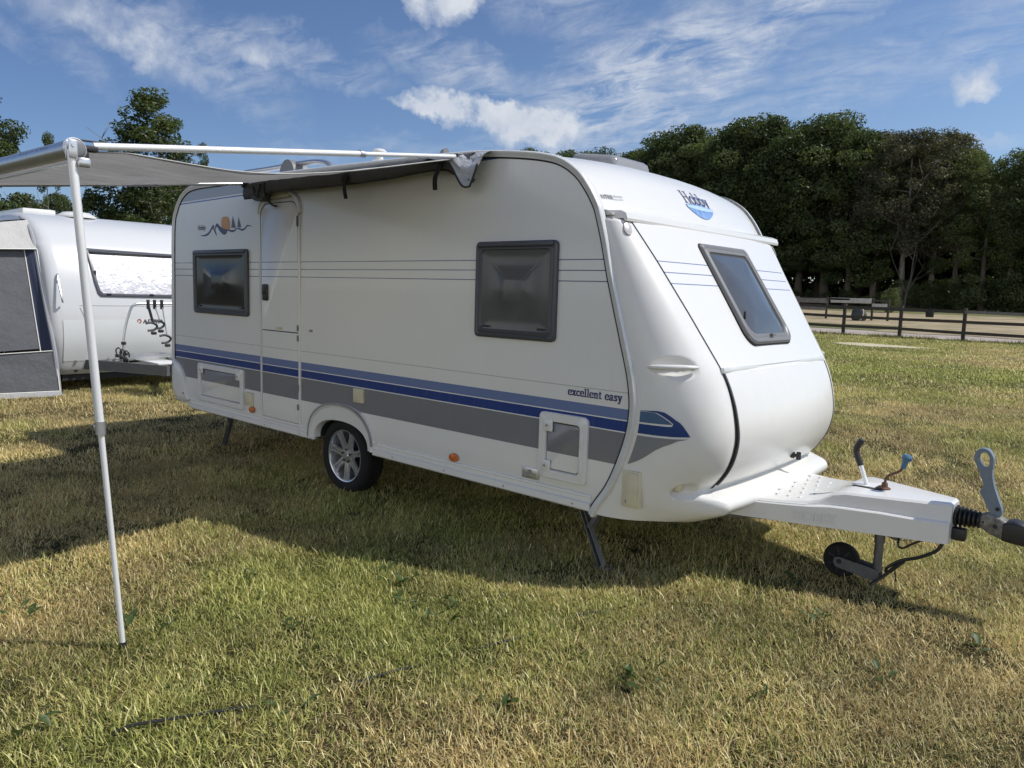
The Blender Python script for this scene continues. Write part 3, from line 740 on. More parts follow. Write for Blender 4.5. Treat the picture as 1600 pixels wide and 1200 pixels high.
for x0, h_, w_ in ((1.29, .115, .05), (1.40, .10, .04)):
    mb.bm.faces.new([mb.bm.verts.new(p) for p in ((x0 - .012, -.0024, 2.262 + h_), (x0 + w_, -.0024, 2.262), (x0 - .008, -.0024, 2.262))])
    mb.bm.faces.new([mb.bm.verts.new(p) for p in ((x0 - .018, -.0024, 2.262 + h_ * .8), (x0 - .014, -.0024, 2.264), (x0 - .035, -.0024, 2.266))])
mb.build('sail_decal', M['greyletter'], cv, smooth=0)

# decals on the moulded corner: the stripes run on and end in a point
def capdecal(name, lo, hi, mat, y1, off=.003):
    rows = []
    for k in range(22):
        y = .0008 + (y1 - .0008) * (k / 21) ** 2; a = np.interp(y, [p[0] for p in lo], [p[1] for p in lo]); b = np.interp(y, [p[0] for p in hi], [p[1] for p in hi])
        r = []
        for j in range(6):
            z = a + (b - a) * j / 5; r.append((cap_x(z, y, False) + off * .7, y - off * .8 + .004, z))
        rows.append(r)
    mb = MB(); mb.grid(rows); return mb.build(name, mat, cv, smooth=60)
capdecal('stripe_end', [(0, 1.002), (.034, 1.006), (.036, 1.008)], [(0, 1.066), (.010, 1.066), (.02, 1.045), (.036, 1.009)], M['lgreyblue'], .036)
capdecal('stripe_end', [(0, .935), (.04, .937), (.080, .943)], [(0, .992), (.030, .993), (.0375, .996), (.039, 1.036), (.043, 1.035), (.054, 1.018), (.080, .944)], M['blue'], .080)
capdecal('stripe_end', [(0, 1.070), (.013, 1.066), (.028, 1.035), (.042, 1.002)], [(0, 1.071), (.013, 1.078), (.022, 1.074), (.034, 1.052), (.043, 1.034)], M['blue'], .043, .0034)
capdecal('stripe_end', [(0, .735), (.003, .76), (.009, .80), (.016, .845), (.026, .875), (.05, .915), (.075, .930)], [(0, .922), (.04, .925), (.075, .931)], M['gband'], .075)

# service box, handles, lamps on the cap
def caplocal(y, z): 
    p, n = surf(z, y, 0.); return p, n
p, n = caplocal(.022, .60)
mb = MB(); q = n.to_track_quat('Y', 'Z').to_matrix().to_4x4()
mb.box((5.86, .022, .595), (.125, .045, .225), .01, rot=None); mb.box((5.875, -.004, .60), (.07, .02, .19), .006); mb.build('service_box', M['cream'], cv)
mb = MB(); mb.lathe([(.011, 0), (.011, -.012), (.001, -.013)], (5.842, -.0, .52), 'y', 12); mb.build('box_lock', M['greytrim'], cv)
def handle(sd):
    pts = []; mbh = MB()
    for k in range(15):
        t = k / 14; y = .012 + .135 * t ** 1.5; z = 1.326 + .004 * t; pp, nn = surf(z, y, .008 + .010 * math.sin(math.pi * t)); 
        yy = pp.y if sd == 0 else W - pp.y; pts.append((pp.x, yy, pp.z))
    mbh.tube(pts, [.011 + .010 * math.sin(math.pi * (k / 14)) ** .5 for k in range(15)], 12, flat=.75); return mbh.build('grab_handle', M['grp'], cv, smooth=60)
handle(0); handle(1)
for sd in (0, 1):
    y = .078 if sd == 0 else W - .078
    pp, nn = surf(2.112, .078, .004); nn = nn if sd == 0 else Vector((nn.x, -nn.y, nn.z)); mt = nn.to_track_quat('Z', 'Y').to_matrix().to_4x4()
    mb = MB(); mb.lathe([(.0, .004), (.022, .003), (.034, .001), (.036, -.002), (.030, -.004)], (0, 0, 0), 'z', 24)
    bmesh.ops.scale(mb.bm, vec=(.8, 1.2, 1), verts=mb.bm.verts); bmesh.ops.transform(mb.bm, matrix=Matrix.Translation((pp.x, y, pp.z)) @ mt, verts=mb.bm.verts)
    mb.build('position_lamp', M['clear'], cv)
    y = .165 if sd == 0 else W - .165; pp, nn = surf(.605, .165, -.050)
    mb = MB(); mb.lathe([(.0, .018), (.02, .016), (.034, .006), (.036, 0), (.036, -.02)], (pp.x, y, pp.z), 'x', 20); mb.build('reflector_lamp', M['cream'], cv)
mb = MB(); pc = Vector((6.30, 1.30, .69)); mb.lathe([(.022, 0), (.022, .02), (.012, .024), (.012, .04)], pc, 'x', 16); mb.box(pc + Vector((.05, 0, .0)), (.03, .02, .055), .006); mb.build('hatch_lock', M['black'], cv)

# badge on the front of the roof -----------------------------------
S1 = SKY_S[-1]
def sky_dec(u, v, y0, s0, size, shear=0.):                         # u to the reader's right, v up
    p, n = sky_point(s0 - v * size, y0 + u * size); return tuple(p + n * .0035)
mb = lettering('Hobby', lambda u, v, o: tuple(Vector(sky_dec(u, v, 1.06, S1 - .128, .070)) + Vector((o, 0, o))), .17, .07); mb.build('badge_lettering', M['navy'], cv, smooth=0)
mb = MB(); rows = []
for k in range(15):
    t = k / 14; y = -.02 + t * .40; hi = .008 + .010 * math.sin(t * math.pi); lo = -.090 * (math.sin(math.pi * t) ** .75) - .0
    rows.append([sky_dec(y / .1, (-.022 + a) / .1, 1.06, S1 - .128, .1) for a in np.linspace(lo, hi, 4)])
mb.grid(rows); mb.build('badge_wave', M['logoblue'], cv, smooth=0)
mb = MB(); rows = []
for k in range(15):
    t = k / 14; y = -.012 + t * .385; rows.append([tuple(Vector(sky_dec(y / .1, a / .1, 1.06, S1 - .128, .1)) + Vector((.0012, 0, .0012))) for a in (-.038 - .010 * math.sin(t * 3.1), -.020 + .006 * math.sin(t * 3.1))])
mb.grid(rows); mb.build('badge_wave', M['logolight'], cv, smooth=0)
text_mesh('NTRB', lambda u, v: sky_dec(u, v, .065, S1 - .068, .042), 'dealer_lettering', M['greyletter'], cv, .02)
text_mesh('CARAVANS', lambda u, v: sky_dec(u, v, .168, S1 - .082, .02), 'dealer_lettering', M['greyletter'], cv)
text_mesh('VERKAUF MIETE', lambda u, v: sky_dec(u, v, .168, S1 - .062, .014), 'dealer_lettering', M['greyletter'], cv)

# roof fittings ------------------------------------------------------
rh = empty('roof_hatch', (4.82, 1.17, 2.67)); rh.parent = cv; rh.matrix_parent_inverse = parent_world(cv).inverted()
def roofz(x, y):
    i = int(np.argmin([abs(px - x) + (10 if pz < 2.2 else 0) for px, pz in SKY])); return SKY[i][1] + bulge(y) * .95
mb = MB(); L = []
for f, h in ((1.0, .0), (1.0, .05), (.96, .085), (.85, .105), (.5, .118)):
    lp = rrect(-.21 * f, .20 * f, -.25 * f, .25 * f, .05 * f)
    L.append([(4.82 + x, 1.17 + y, 2.668 - .14 * x + h * .85) for x, y in lp])
mb.loops(L, cap1=True); mb.build('smoked_dome', M['dome'], rh, smooth=50)
mb = MB(); mb.box((4.82, 1.17, 2.668), (.40, .48, .03), .01, rot=Matrix.Rotation(.14, 4, 'Y')); mb.build('hatch_frame', M['grp'], rh)
mb = MB(); cx, cy = 1.86, 1.3
mb.lathe([(.055, 0), (.055, .29), (.058, .30), (.068, .305), (.068, .315), (.04, .32), (.04, .385), (.074, .39), (.072, .405), (.05, .42), (.001, .414)], (cx, cy, 2.72), 'z', 28); mb.build('flue_cowl', M['grp'], cv)
mb = MB(); mb.lathe([(.42, 0), (.42, .04), (.36, .10), (.2, .135), (.001, .14)], (2.6, 1.5, 2.86), 'z', 36); mb.box((2.6, 1.5, 2.82), (.86, .86, .07), .02); mb.build('roof_vent_dome', M['grp'], cv, smooth=50)
mb = MB(); mb.tube([(3.08, 1.05, 2.74), (3.08, 1.05, 2.95)], .03, 10); mb.tube([(3.08, 1.05, 2.95), (3.14, 1.03, 2.955)], .028, 10); mb.build('antenna_mount', M['grey'], cv)
rk = empty('roof_rail', (1.8, .25, 2.7)); rk.parent = cv; rk.matrix_parent_inverse = parent_world(cv).inverted()
mb = MB(); mb.tube(catmull([(.55, .28, 2.72), (.75, .28, 2.80), (1.0, .28, 2.835), (1.5, .28, 2.835), (2.05, .28, 2.838), (2.3, .28, 2.828), (2.46, .28, 2.79), (2.56, .28, 2.70)], 6), .038, 12, flat=.6); mb.build('rail_tube', M['alu'], rk)
mb = MB(); h_ = [(1.77, 2.66)] + [(1.90 + .125 * math.cos(math.pi - a * math.pi / 16), 2.72 + .155 * math.sin(a * math.pi / 16)) for a in range(17)] + [(2.03, 2.66)]
mb.prism(h_, lambda p: (p[0], .20, p[1]), lambda p: (p[0], .36, p[1])); mb.build('end_cap', M['grey'], rk, smooth=30)

# chassis, legs ------------------------------------------------------
for y in (.45, W - .45):
    mb = MB(); mb.box((3.2, y, .37), (5.4, .05, .12), .004); mb.build('chassis_rail', M['darksteel'], cv)
mb = MB(); mb.tube([(WX, .2, .30), (WX, W - .2, .30)], .045, 12); mb.build('axle', M['darksteel'], cv)
def steady(x, y, fx, fy, foot, dr):
    e = empty('corner_steady', (x, y, .4)); e.parent = cv; e.matrix_parent_inverse = parent_world(cv).inverted()
    a = Vector((x, y, .42)); b = Vector(foot); d = (b - a); side = Vector((0, .035, 0)); mb = MB()
    ux = Vector((1, 0, 0))
    for s_ in (-.017, .017):
        mb.loops([[p + Vector(c) for c in ((s_ - .004, -.02, 0), (s_ + .004, -.02, 0), (s_ + .004, .02, 0), (s_ - .004, .02, 0))] for p in (a, a + d * .5, b)], cap0=True, cap1=True)
    mb.loops([[p + Vector(c) for c in ((-.016, .01, 0), (.016, .01, 0), (.016, .018, 0), (-.016, .018, 0))] for p in (a, b)], cap0=True, cap1=True)
    mb.box(b + Vector((0, 0, .012)), (.10, .07, .015), .004); mb.build('leg', M['steel'], e)
    mb = MB(); mid = a + d * .42; mb.tube([mid, a + Vector((dr * .42, 0, -.02))], .018, 8); mb.tube([mid + Vector((0, .03, -.02)), a + Vector((dr * .42, .03, -.04))], .012, 8); mb.build('brace', M['steel'], e)
    mb = MB(); mb.box(a + Vector((0, 0, .0)), (.14, .12, .05), .006); mb.build('bracket', M['darksteel'], e)
steady(5.38, .16, 0, 0, (5.60, .14, .0), .46); steady(5.38, W - .16, 0, 0, (5.60, W - .14, 0), .46)
steady(.86, .2, 0, 0, (.62, .22, .0), -.35); steady(.86, W - .2, 0, 0, (.62, W - .22, 0), -.35)

# drawbar and its cover -------------------------------------------------
CYy = 1.135
for sd in (-1, 1):
    mb = MB(); a = Vector((5.3, CYy + sd * .86, .40)); b = Vector((7.28, CYy + sd * .05, .46)); dd = (b - a).normalized(); nn = Vector((-dd.y, dd.x, 0))
    mb.loops([[p + nn * u + Vector((0, 0, v)) for u, v in ((-.022, -.045), (.022, -.045), (.022, .045), (-.022, .045))] for p in (a, b)], cap0=True, cap1=True); mb.build('drawbar_beam', M['steel'], cv)
def hw(x): return float(np.interp(x, [6.05, 7.33], [.60, .125]))
secs = []
for x in (6.10, 6.3, 6.5, 6.62, 6.68, 6.74, 6.80, 6.88, 7.0, 7.15, 7.28, 7.31, 7.325):
    h_up = float(np.interp(x, [6.1, 6.58, 6.68, 6.76, 7.31, 7.325], [.515, .528, .555, .612, .612, .60]))
    zl = float(np.interp(x, [6.1, 6.6, 6.75, 7.0, 7.05, 7.325], [.500, .512, .527, .522, .514, .508])); zb = float(np.interp(x, [6.1, 7.33], [.405, .385])); w_ = hw(x); inn = .018
    hump = sstep(6.6, 6.76, x)
    q = [(-w_, zb), (-w_, zl - .008), (-w_ + .008, zl), (-w_ + .008 + inn * hump, zl + .003), (-w_ + .014 + inn * hump, h_up - .014), (-w_ + .026 + inn * hump, h_up - .002), (-w_ + .05 + inn * hump, h_up), (0, h_up + .002)]
    q = q + [(-a, b) for a, b in reversed(q[:-1])]
    secs.append([(x, CYy + a, b) for a, b in q])
mb = MB(); mb.loops(secs, close=False); mb.bm.faces.new([mb.bm.verts.new(p) for p in secs[-1]]); mb.bm.faces.new([mb.bm.verts.new(p) for p in secs[0]])
bmesh.ops.remove_doubles(mb.bm, verts=mb.bm.verts, dist=1e-5)
dc = mb.build('drawbar_cover', M['grp'], cv, smooth=32)
mb = MB(); a0 = math.atan2(-(.125 - .60), 1.28)
for i in range(5):
    for j in range(7):
        x = 6.30 + i * .07 + (j % 2) * .035; y = CYy - .42 + j * .13
        if abs(y - CYy) < hw(x) - .09: mb.box((x, y, .5205 + (x - 6.1) * .027), (.014, .042, .008), .003)
mb.build('tread_ribs', M['grp'], dc)
mb = MB(); mb.box((6.865, CYy - .02, .6145), (.16, .13, .006), .002); mb.build('cover_slot', M['gap'], dc)
mb = MB(); mb.box((6.835, CYy + .03, .619), (.13, .20, .008), .003); mb.build('cover_flap', M['grp'], dc)
nslope = Vector((math.sin(a0), -math.cos(a0), 0))
def ondrawbar(u, v):
    x = 6.56 + u * .95 * .072; return (x, CYy - hw(x) - .0045, .415 + .004 + v * .085)
text_mesh('HOBBY', ondrawbar, 'embossed_lettering', principled('shaded_embossing', (.66, .66, .64), .4), dc, .02)
hb = empty('handbrake_lever', (6.86, CYy, .6)); hb.parent = cv; hb.matrix_parent_inverse = parent_world(cv).inverted()
mb = MB(); mb.tube([(6.872, CYy - .03, .555), (6.80, CYy - .03, .745)], .013, 12); mb.build('lever_rod', M['whitealu'], hb)
mb = MB(); mb.tube(catmull([(6.803, CYy - .03, .735), (6.775, CYy - .03, .80), (6.772, CYy - .03, .84), (6.797, CYy - .03, .895)], 5), [.019] * 15 + [.016], 12); mb.build('grip', M['black'], hb, smooth=50)
# jockey wheel
jw = empty('jockey_wheel', (6.93, CYy, 0)); jw.parent = cv; jw.matrix_parent_inverse = parent_world(cv).inverted()
JY = CYy - .02
mb = MB(); mb.tube([(6.945, JY, .10), (6.945, JY, .56)], .026, 14); mb.tube([(6.945, JY, .28), (6.945, JY, .60)], .031, 14); mb.build('mast', M['steel'], jw)
mb = MB()
for s_ in (-.045, .045):
    mb.prism([(6.70, .105), (6.715, .08), (6.94, .045), (6.965, .06), (6.965, .115), (6.94, .12), (6.73, .145), (6.705, .135)], lambda p: (p[0], JY + s_ - .004, p[1]), lambda p: (p[0], JY + s_ + .004, p[1]))
mb.build('fork', M['steel'], jw)
mb = MB(); pr = [(.030, -.032), (.078, -.030), (.096, -.034), (.104, -.026), (.108, -.01), (.108, .01), (.104, .026), (.096, .034), (.078, .030), (.030, .032)]; mb.lathe(pr, (6.735, JY, .118), 'y', 40); mb.build('wheel', M['tyre'], jw)
mb = MB(); mb.lathe([(.001, -.052), (.016, -.052), (.016, .052), (.001, .052)], (6.735, JY, .118), 'y', 14); mb.build('axle_bolt', M['black'], jw)
mb = MB()
for k in range(7):
    a = 2 * math.pi * k / 7; mb.box((6.735 + .058 * math.cos(a), JY - .031, .118 + .058 * math.sin(a)), (.05, .006, .010), .002, rot=Matrix.Rotation(-a, 4, 'Y'))
mb.build('spoke', M['darksteel'], jw)
ck = MB(); ck.tube(catmull([(6.945, JY, .60), (6.947, JY, .665), (6.965, JY, .70), (7.02, JY + .005, .735), (7.035, JY + .005, .77)], 5), .008, 8); ck.lathe([(.035, 0), (.035, .008), (.02, .015), (.016, .04), (.001, .041)], (6.945, JY, .612), 'z', 16)
ckk = ck.build('crank', M['rust'], jw)
mb = MB(); mb.lathe([(.014, 0), (.018, .05), (.028, .055), (.030, .075), (.022, .085), (.001, .086)], (7.035, JY + .005, .755), 'z', 14)
bmesh.ops.rotate(mb.bm, cent=(7.035, JY, .755), matrix=Matrix.Rotation(.25, 3, 'Y'), verts=mb.bm.verts); mb.build('crank_knob', M['bluecap'], ckk)
mb = MB(); mb.box((6.99, CYy - .02, .375), (.14, .07, .08), .01, rot=Matrix.Rotation(.3, 4, 'Y')); mb.build('mast_clamp', M['steel'], jw)
# bellows, coupling head, stabiliser handle
mb = MB(); pr = []
x = 7.31
for k in range(7):
    pr += [(.066 - k * .003, x), (.066 - k * .003, x + .008), (.046 - k * .002, x + .014)]; x += .022
mb.lathe([(.02, 7.30)] + pr + [(.04, x + .01), (.001, x + .011)], (0, CYy, .53), 'x', 28); mb.build('rubber_bellows', M['black'], cv, smooth=40)
mb = MB(); mb.box((7.36, CYy - .03, .435), (.07, .06, .07), .008); mb.build('socket_holder', M['black'], cv)
cp = empty('coupling_head', (7.5, CYy, .5)); cp.parent = cv; cp.matrix_parent_inverse = parent_world(cv).inverted()
secs = []
for x, w_, zt, zb in ((7.44, .030, .558, .50), (7.47, .038, .578, .485), (7.50, .044, .585, .468), (7.55, .048, .570, .452), (7.58, .046, .556, .445), (7.62, .044, .54, .445)):
    secs.append([(x, CYy + a, b) for a, b in rrect(-w_, w_, zb, zt, .022, 4)])
mb = MB(); mb.loops(secs, cap0=True, cap1=True); mb.build('cast_body', M['grubby'], cp, smooth=50)
secs = []
for x, w_, zt, zb in ((7.565, .054, .55, .445), (7.61, .056, .568, .44), (7.66, .054, .558, .436), (7.72, .05, .535, .432), (7.78, .045, .505, .43), (7.81, .03, .49, .44)):
    secs.append([(x, CYy + a, b) for a, b in rrect(-w_, w_, zb, zt, .025, 4)])
mb = MB(); mb.loops(secs, cap0=True, cap1=True); mb.build('nose', M['black'], cp, smooth=50)
# handle: two cheeks that join in an oval ring grip
hd0 = [(7.515, .59), (7.478, .66), (7.462, .70), (7.474, .735), (7.461, .77), (7.449, .81), (7.436, .84), (7.424, .875), (7.430, .91), (7.452, .925), (7.480, .915), (7.500, .88), (7.503, .84), (7.503, .81), (7.517, .75), (7.54, .68), (7.565, .61), (7.56, .575), (7.53, .57)]
hd = [(x - .022, z) for x, z in [(7.515, .59), (7.478, .66), (7.460, .70), (7.474, .735), (7.461, .77), (7.445, .81), (7.428, .845), (7.415, .88), (7.424, .922), (7.452, .94), (7.486, .93), (7.508, .89), (7.510, .85), (7.508, .81), (7.520, .75), (7.545, .68), (7.572, .61), (7.568, .575), (7.53, .565)]]
hole = [(x - .022, z) for x, z in [(7.438, .897), (7.462, .920), (7.484, .905), (7.490, .865), (7.484, .838), (7.468, .834), (7.452, .852), (7.440, .875)]]
def holed(outer, inner, y0, y1, mat, name, par):
    outer = catmull(outer, 4, True); inner = catmull(inner, 6, True); me = bpy.data.meshes.new(name)
    t = bmesh.new(); rings = []
    for lp in (outer, inner):
        vs = [t.verts.new((x, y0, z)) for x, z in lp]; rings.append(vs)
        for a, b in zip(vs, vs[1:] + vs[:1]): t.edges.new((a, b))
    bmesh.ops.triangle_fill(t, edges=list(t.edges), use_beauty=True)
    ex = bmesh.ops.extrude_face_region(t, geom=list(t.faces)); vv = [v for v in ex['geom'] if isinstance(v, bmesh.types.BMVert)]
    bmesh.ops.translate(t, vec=(0, y1 - y0, 0), verts=vv); mb = MB(); mb.merge(t)
    return mb.build(name, mat, par, smooth=40)
holed(hd, hole, CYy - .026, CYy + .026, M['handlegrey'], 'stabiliser_handle', cp)
for zp, lp_ in ((.615, .031), (.52, .055)): MB().lathe([(.011, -lp_), (.011, lp_)], (7.53, CYy, zp), 'y', 12, True).build('pivot_bolt', M['darksteel'], cp)
# hanging cable
cb = MB(); cb.tube(catmull([(7.30, CYy - .08, .40), (7.27, CYy - .10, .33), (7.18, CYy - .10, .265), (7.10, CYy - .10, .225), (7.04, CYy - .10, .15), (7.00, CYy - .11, .10), (6.95, CYy - .16, .05)], 6), .010, 8)
cb.tube(catmull([(7.12, CYy - .10, .24), (7.075, CYy - .11, .215), (7.02, CYy - .11, .16), (7.03, CYy - .10, .135), (7.08, CYy - .10, .19), (7.11, CYy - .10, .225)], 6), .009, 8)
cb.tube(catmull([(7.06, CYy, .38), (7.055, CYy - .05, .31), (7.08, CYy - .05, .285), (7.14, CYy - .05, .33), (7.20, CYy - .05, .37)], 6), .007, 8)
cb.tube([(7.06, CYy - .10, .17), (7.075, CYy - .10, .09)], .004, 6)
cb.build('hanging_cable', M['black'], cv)

# ================================================================ awning rolled out from the caravan roof
aw = empty('awning', (3.1, -1.2, 0))
tag(aw, 'silver grey roll-out awning held up by a thin white pole beside the large caravan', 'awning')
AX0, AX1, AY, AZ = 1.66, 4.625, -2.5, 2.272
edge = [(-2.46, 2.285), (-2.22, 2.312), (-1.92, 2.304), (-1.75, 2.302), (-1.57, 2.310), (-1.38, 2.329), (-1.18, 2.364), (-.956, 2.404), (-.72, 2.46), (-.46, 2.519), (-.185, 2.584), (-.07, 2.615)]
def fabric(x, y):
    t = (x - 1.70) / 2.75; ze = float(np.interp(y, [p[0] for p in edge], [p[1] for p in edge])); zs_ = 2.325 + (y + 2.46) / 2.39 * (2.645 - 2.325)
    z = zs_ * (1 - t) ** 1.5 + ze * (1 - (1 - t) ** 1.5) if t < 1 else ze
    wr = .006 * math.sin(7 * x + 13 * y + 2 * math.sin(3 * x)) * math.sin(math.pi * min(1, max(0, (y + 2.46) / 2.39))) + .004 * math.sin(31 * (x + .35 * y)) * min(1, (y + 2.5)) ** .5 * .6
    return z + wr * min(1, t * 5 + .1) * min(1, (1.02 - t) * 7)
def awcloth(name, base, dark, trans, sc):
    m = principled(name, base, .5); t = m.node_tree; gg = G(t); b = t.nodes['Principled BSDF']; tcn = gg.n('ShaderNodeTexCoord')
    mp = gg.n('ShaderNodeMapping'); mp.inputs['Scale'].default_value = sc; mp.inputs['Rotation'].default_value = (0, 0, .3); gg.l(tcn.outputs['Object'], mp.inputs[0])
    nz = gg.noise(mp.outputs[0], 3.0, 6, .6); nz2 = gg.noise(tcn.outputs['Object'], 2.2, 3, .5)
    gg.l(gg.mix(gg.m('MULTIPLY', gg.m('SUBTRACT', nz, .46), 5, clamp=True), base, dark), b.inputs['Base Color'])
    bn = gg.n('ShaderNodeBump'); bn.inputs['Strength'].default_value = .7; bn.inputs['Distance'].default_value = .02; gg.l(nz, bn.inputs['Height']); gg.l(bn.outputs[0], b.inputs['Normal'])
    tr = gg.n('ShaderNodeBsdfTranslucent'); tr.inputs[0].default_value = (*trans, 1); ms = gg.n('ShaderNodeMixShader'); ms.inputs[0].default_value = .17
    gg.l(gg.m('ADD', .12, gg.m('MULTIPLY', nz2, .22)), ms.inputs[0])
    out = t.nodes['Material Output']; gg.l(b.outputs[0], ms.inputs[1]); gg.l(tr.outputs[0], ms.inputs[2]); gg.l(ms.outputs[0], out.inputs[0]); return m
M['awn'] = awcloth('silver_awning_cloth', (.48, .48, .485), (.30, .295, .295), (.56, .545, .54), (9, 1.1, 1))
M['awnpipe'] = principled('white_piping', (.75, .74, .70), .5)
nx, ny = 110, 70; rows = []
for i in range(nx + 1):
    x = 1.70 + 2.75 * i / nx; rows.append([(x, -2.46 + 2.39 * j / ny, fabric(x, -2.46 + 2.39 * j / ny)) for j in range(ny + 1)])
MB_ = MB(); MB_.grid(rows); MB_.build('fabric', M['awn'], aw, smooth=70)
mb = MB(); mb.tube([(4.45, y, fabric(4.45, y) - .001) for y in np.linspace(-2.46, -.07, 40)], .0045, 6); mb.build('hem', M['greytrim'], aw)
# lead rail
mb = MB(); sec = []
for k in range(20):
    a = 2 * math.pi * k / 20; r = .037 * (1.0 + .10 * max(0, math.cos(a - 2.6))); sec.append((r * math.cos(a), r * math.sin(a) * 1.04))
mb.prism(sec, lambda p: (AX0, AY + p[0], AZ + .04 + p[1]), lambda p: (AX1 - .02, AY + p[0], AZ + p[1])); mb.build('lead_rail', M['alu'], aw, smooth=50)
mb = MB(); mb.loops([[(x, AY + .028 + u, z + v) for u, v in ((-.011, -.0035), (.011, -.0035), (.011, .0035), (-.011, .0035))] for x, z in ((AX0 + .02, AZ - .006), (AX1 - .04, AZ - .046))], cap0=True, cap1=True); mb.build('rail_lip', M['whitealu'], aw)
for x_, s_ in ((AX1 - .02, 1), (AX0, -1)):
    mb = MB(); mb.lathe([(.001, s_ * .022), (.026, s_ * .022), (.038, s_ * .016), (.043, s_ * .006), (.043, -s_ * .015), (.038, -s_ * .02)], (x_, AY, AZ + (.04 if s_ < 0 else 0)), 'x', 28); mb.build('end_cap', M['grey'], aw, smooth=50)
    mb = MB(); mb.lathe([(.0435, -s_ * .006), (.047, 0), (.044, s_ * .008), (.040, s_ * .014)], (x_, AY, AZ + (.04 if s_ < 0 else 0)), 'x', 28); mb.build('cap_ring', M['whitealu'], aw, smooth=50)
U = lambda u, v: (AX1 - .02 - .60 + u * .050, AY - .0405 * math.cos(.35 + .62 * v), AZ + .0412 * math.sin(.35 + .62 * v) + .0405 * (.62 - u * .050) / 2.965)
text_mesh('CARAVANSTORE', U, 'lettering', M['greyletter'], aw, .02)
mb = MB(); mb.faces_from([U(9.35, -.1), U(10.2, -.1), U(10.2, .85), U(9.35, .85)], [(0, 1, 2, 3)]); mb.build('red_mark', M['red'], aw)
# rafters
for xr in (4.45, 1.68):
    r = empty('rafter', (xr, -1.3, 2.4)); r.parent = aw; r.matrix_parent_inverse = parent_world(aw).inverted()
    a = Vector((xr, AY + .13, 2.318 if xr > 3 else 2.345)); b = Vector((xr, -.12, 2.612 if xr > 3 else 2.63)); 
    mid = a + (b - a) * .66
    mb = MB(); mb.tube([a, mid], .017, 14); mb.build('outer_tube', M['whitealu'] if xr > 3 else M['alu'], r, smooth=50)
    mb = MB(); mb.tube([mid - (b - a) * .02, b], .0135, 14); mb.build('inner_tube', M['whitealu'] if xr > 3 else M['alu'], r, smooth=50)
    mb = MB(); mb.lathe([(.014, -.02), (.021, -.018), (.021, .018), (.014, .02)], mid, 'y', 14); mb.build('tube_collar', M['alu'], r)
    mb = MB(); mb.box((xr, AY + .085, a.z - .014), (.045, .12, .026), .008); mb.box((xr + .01, AY + .075, a.z - .05), (.035, .06, .05), .012); mb.tube([(xr - .02, AY + .07, a.z + .022), (xr - .02, AY + .24, a.z + .026)], .005, 6); mb.build('bracket', M['darksteel'], r)
    mb = MB(); mb.box((xr, -.09, b.z - .005), (.05, .06, .05), .008); mb.build('wall_bracket', M['black'], r)
for xp in (4.665, AX0 - .03):
    p_ = empty('support_pole', (xp, AY, 0)); p_.parent = aw; p_.matrix_parent_inverse = parent_world(aw).inverted()
    a = Vector((xp - .01, AY - .03, AZ + (-.012 if xp > 3 else .03))); b = Vector((xp - (0.07 if xp > 3 else 0), AY + .13, 0.0)); 
    j = a + (b - a) * .527
    mb = MB(); mb.tube([a, j], .0180, 18); mb.build('upper_tube', M['whitealu'], p_, smooth=50)
    mb = MB(); mb.tube([j - Vector((0, 0, -.01)), b], [.0130, .0122], 16); mb.build('lower_tube', M['whitealu'], p_, smooth=50)
    mb = MB(); mb.tube([j + Vector((0, 0, .03)), j - Vector((0, 0, .03))], .0215, 18); mb.box(j + Vector((-.018, -.012, 0)), (.024, .018, .03), .006); mb.build('clamp_collar', M['alu'], p_, smooth=50)
    mb = MB(); mb.tube([b + Vector((0, 0, .03)), b], .016, 12); mb.build('rubber_foot', M['black'], p_)
    mb = MB(); mb.box(a + Vector((-.02, 0, 0)), (.006, .034, .075), .003); mb.box(a + Vector((.02, 0, 0)), (.006, .034, .075), .003); mb.tube([a + Vector((-.03, 0, .015)), a + Vector((.03, 0, .015))], .008, 8); mb.box(a + Vector((.02, .04, -.05)), (.03, .05, .04), .01); mb.build('hinge_fork', M['alu'], p_)
# storage bag along the wall rail
bx = [(1.66, 2.50, 2.640), (1.9, 2.50, 2.650), (2.17, 2.532, 2.66), (2.8, 2.522, 2.655), (3.35, 2.519, 2.65), (3.7, 2.525, 2.648), (4.01, 2.540, 2.645), (4.18, 2.546, 2.64), (4.34, 2.537, 2.64), (4.45, 2.485, 2.638), (4.56, 2.435, 2.636)]
rows = []; low_ = []
for k in range(111):
    x = 1.66 + 2.90 * k / 110; zb = float(np.interp(x, [p[0] for p in bx], [p[1] for p in bx])); zt = float(np.interp(x, [p[0] for p in bx], [p[2] for p in bx]))
    w_ = .004 * math.sin(x * 17) + .003 * math.sin(x * 41)
    rows.append([(x, -.024, zt), (x, -.05, zt + .004), (x, -.085 + w_, zt - .015), (x, -.105 - w_, (zt + zb) / 2 + .01), (x, -.10 + w_, zb + .02), (x, -.085, zb), (x, -.06, zb + .004), (x, -.03, zb + .03)]); low_.append((x, -.088, zb))
mb = MB(); mb.grid(rows); bag = mb.build('storage_bag', M['bagcloth'], aw, smooth=60)
mb = MB(); mb.tube(low_, .006, 6); mb.build('piping', M['black'], bag)
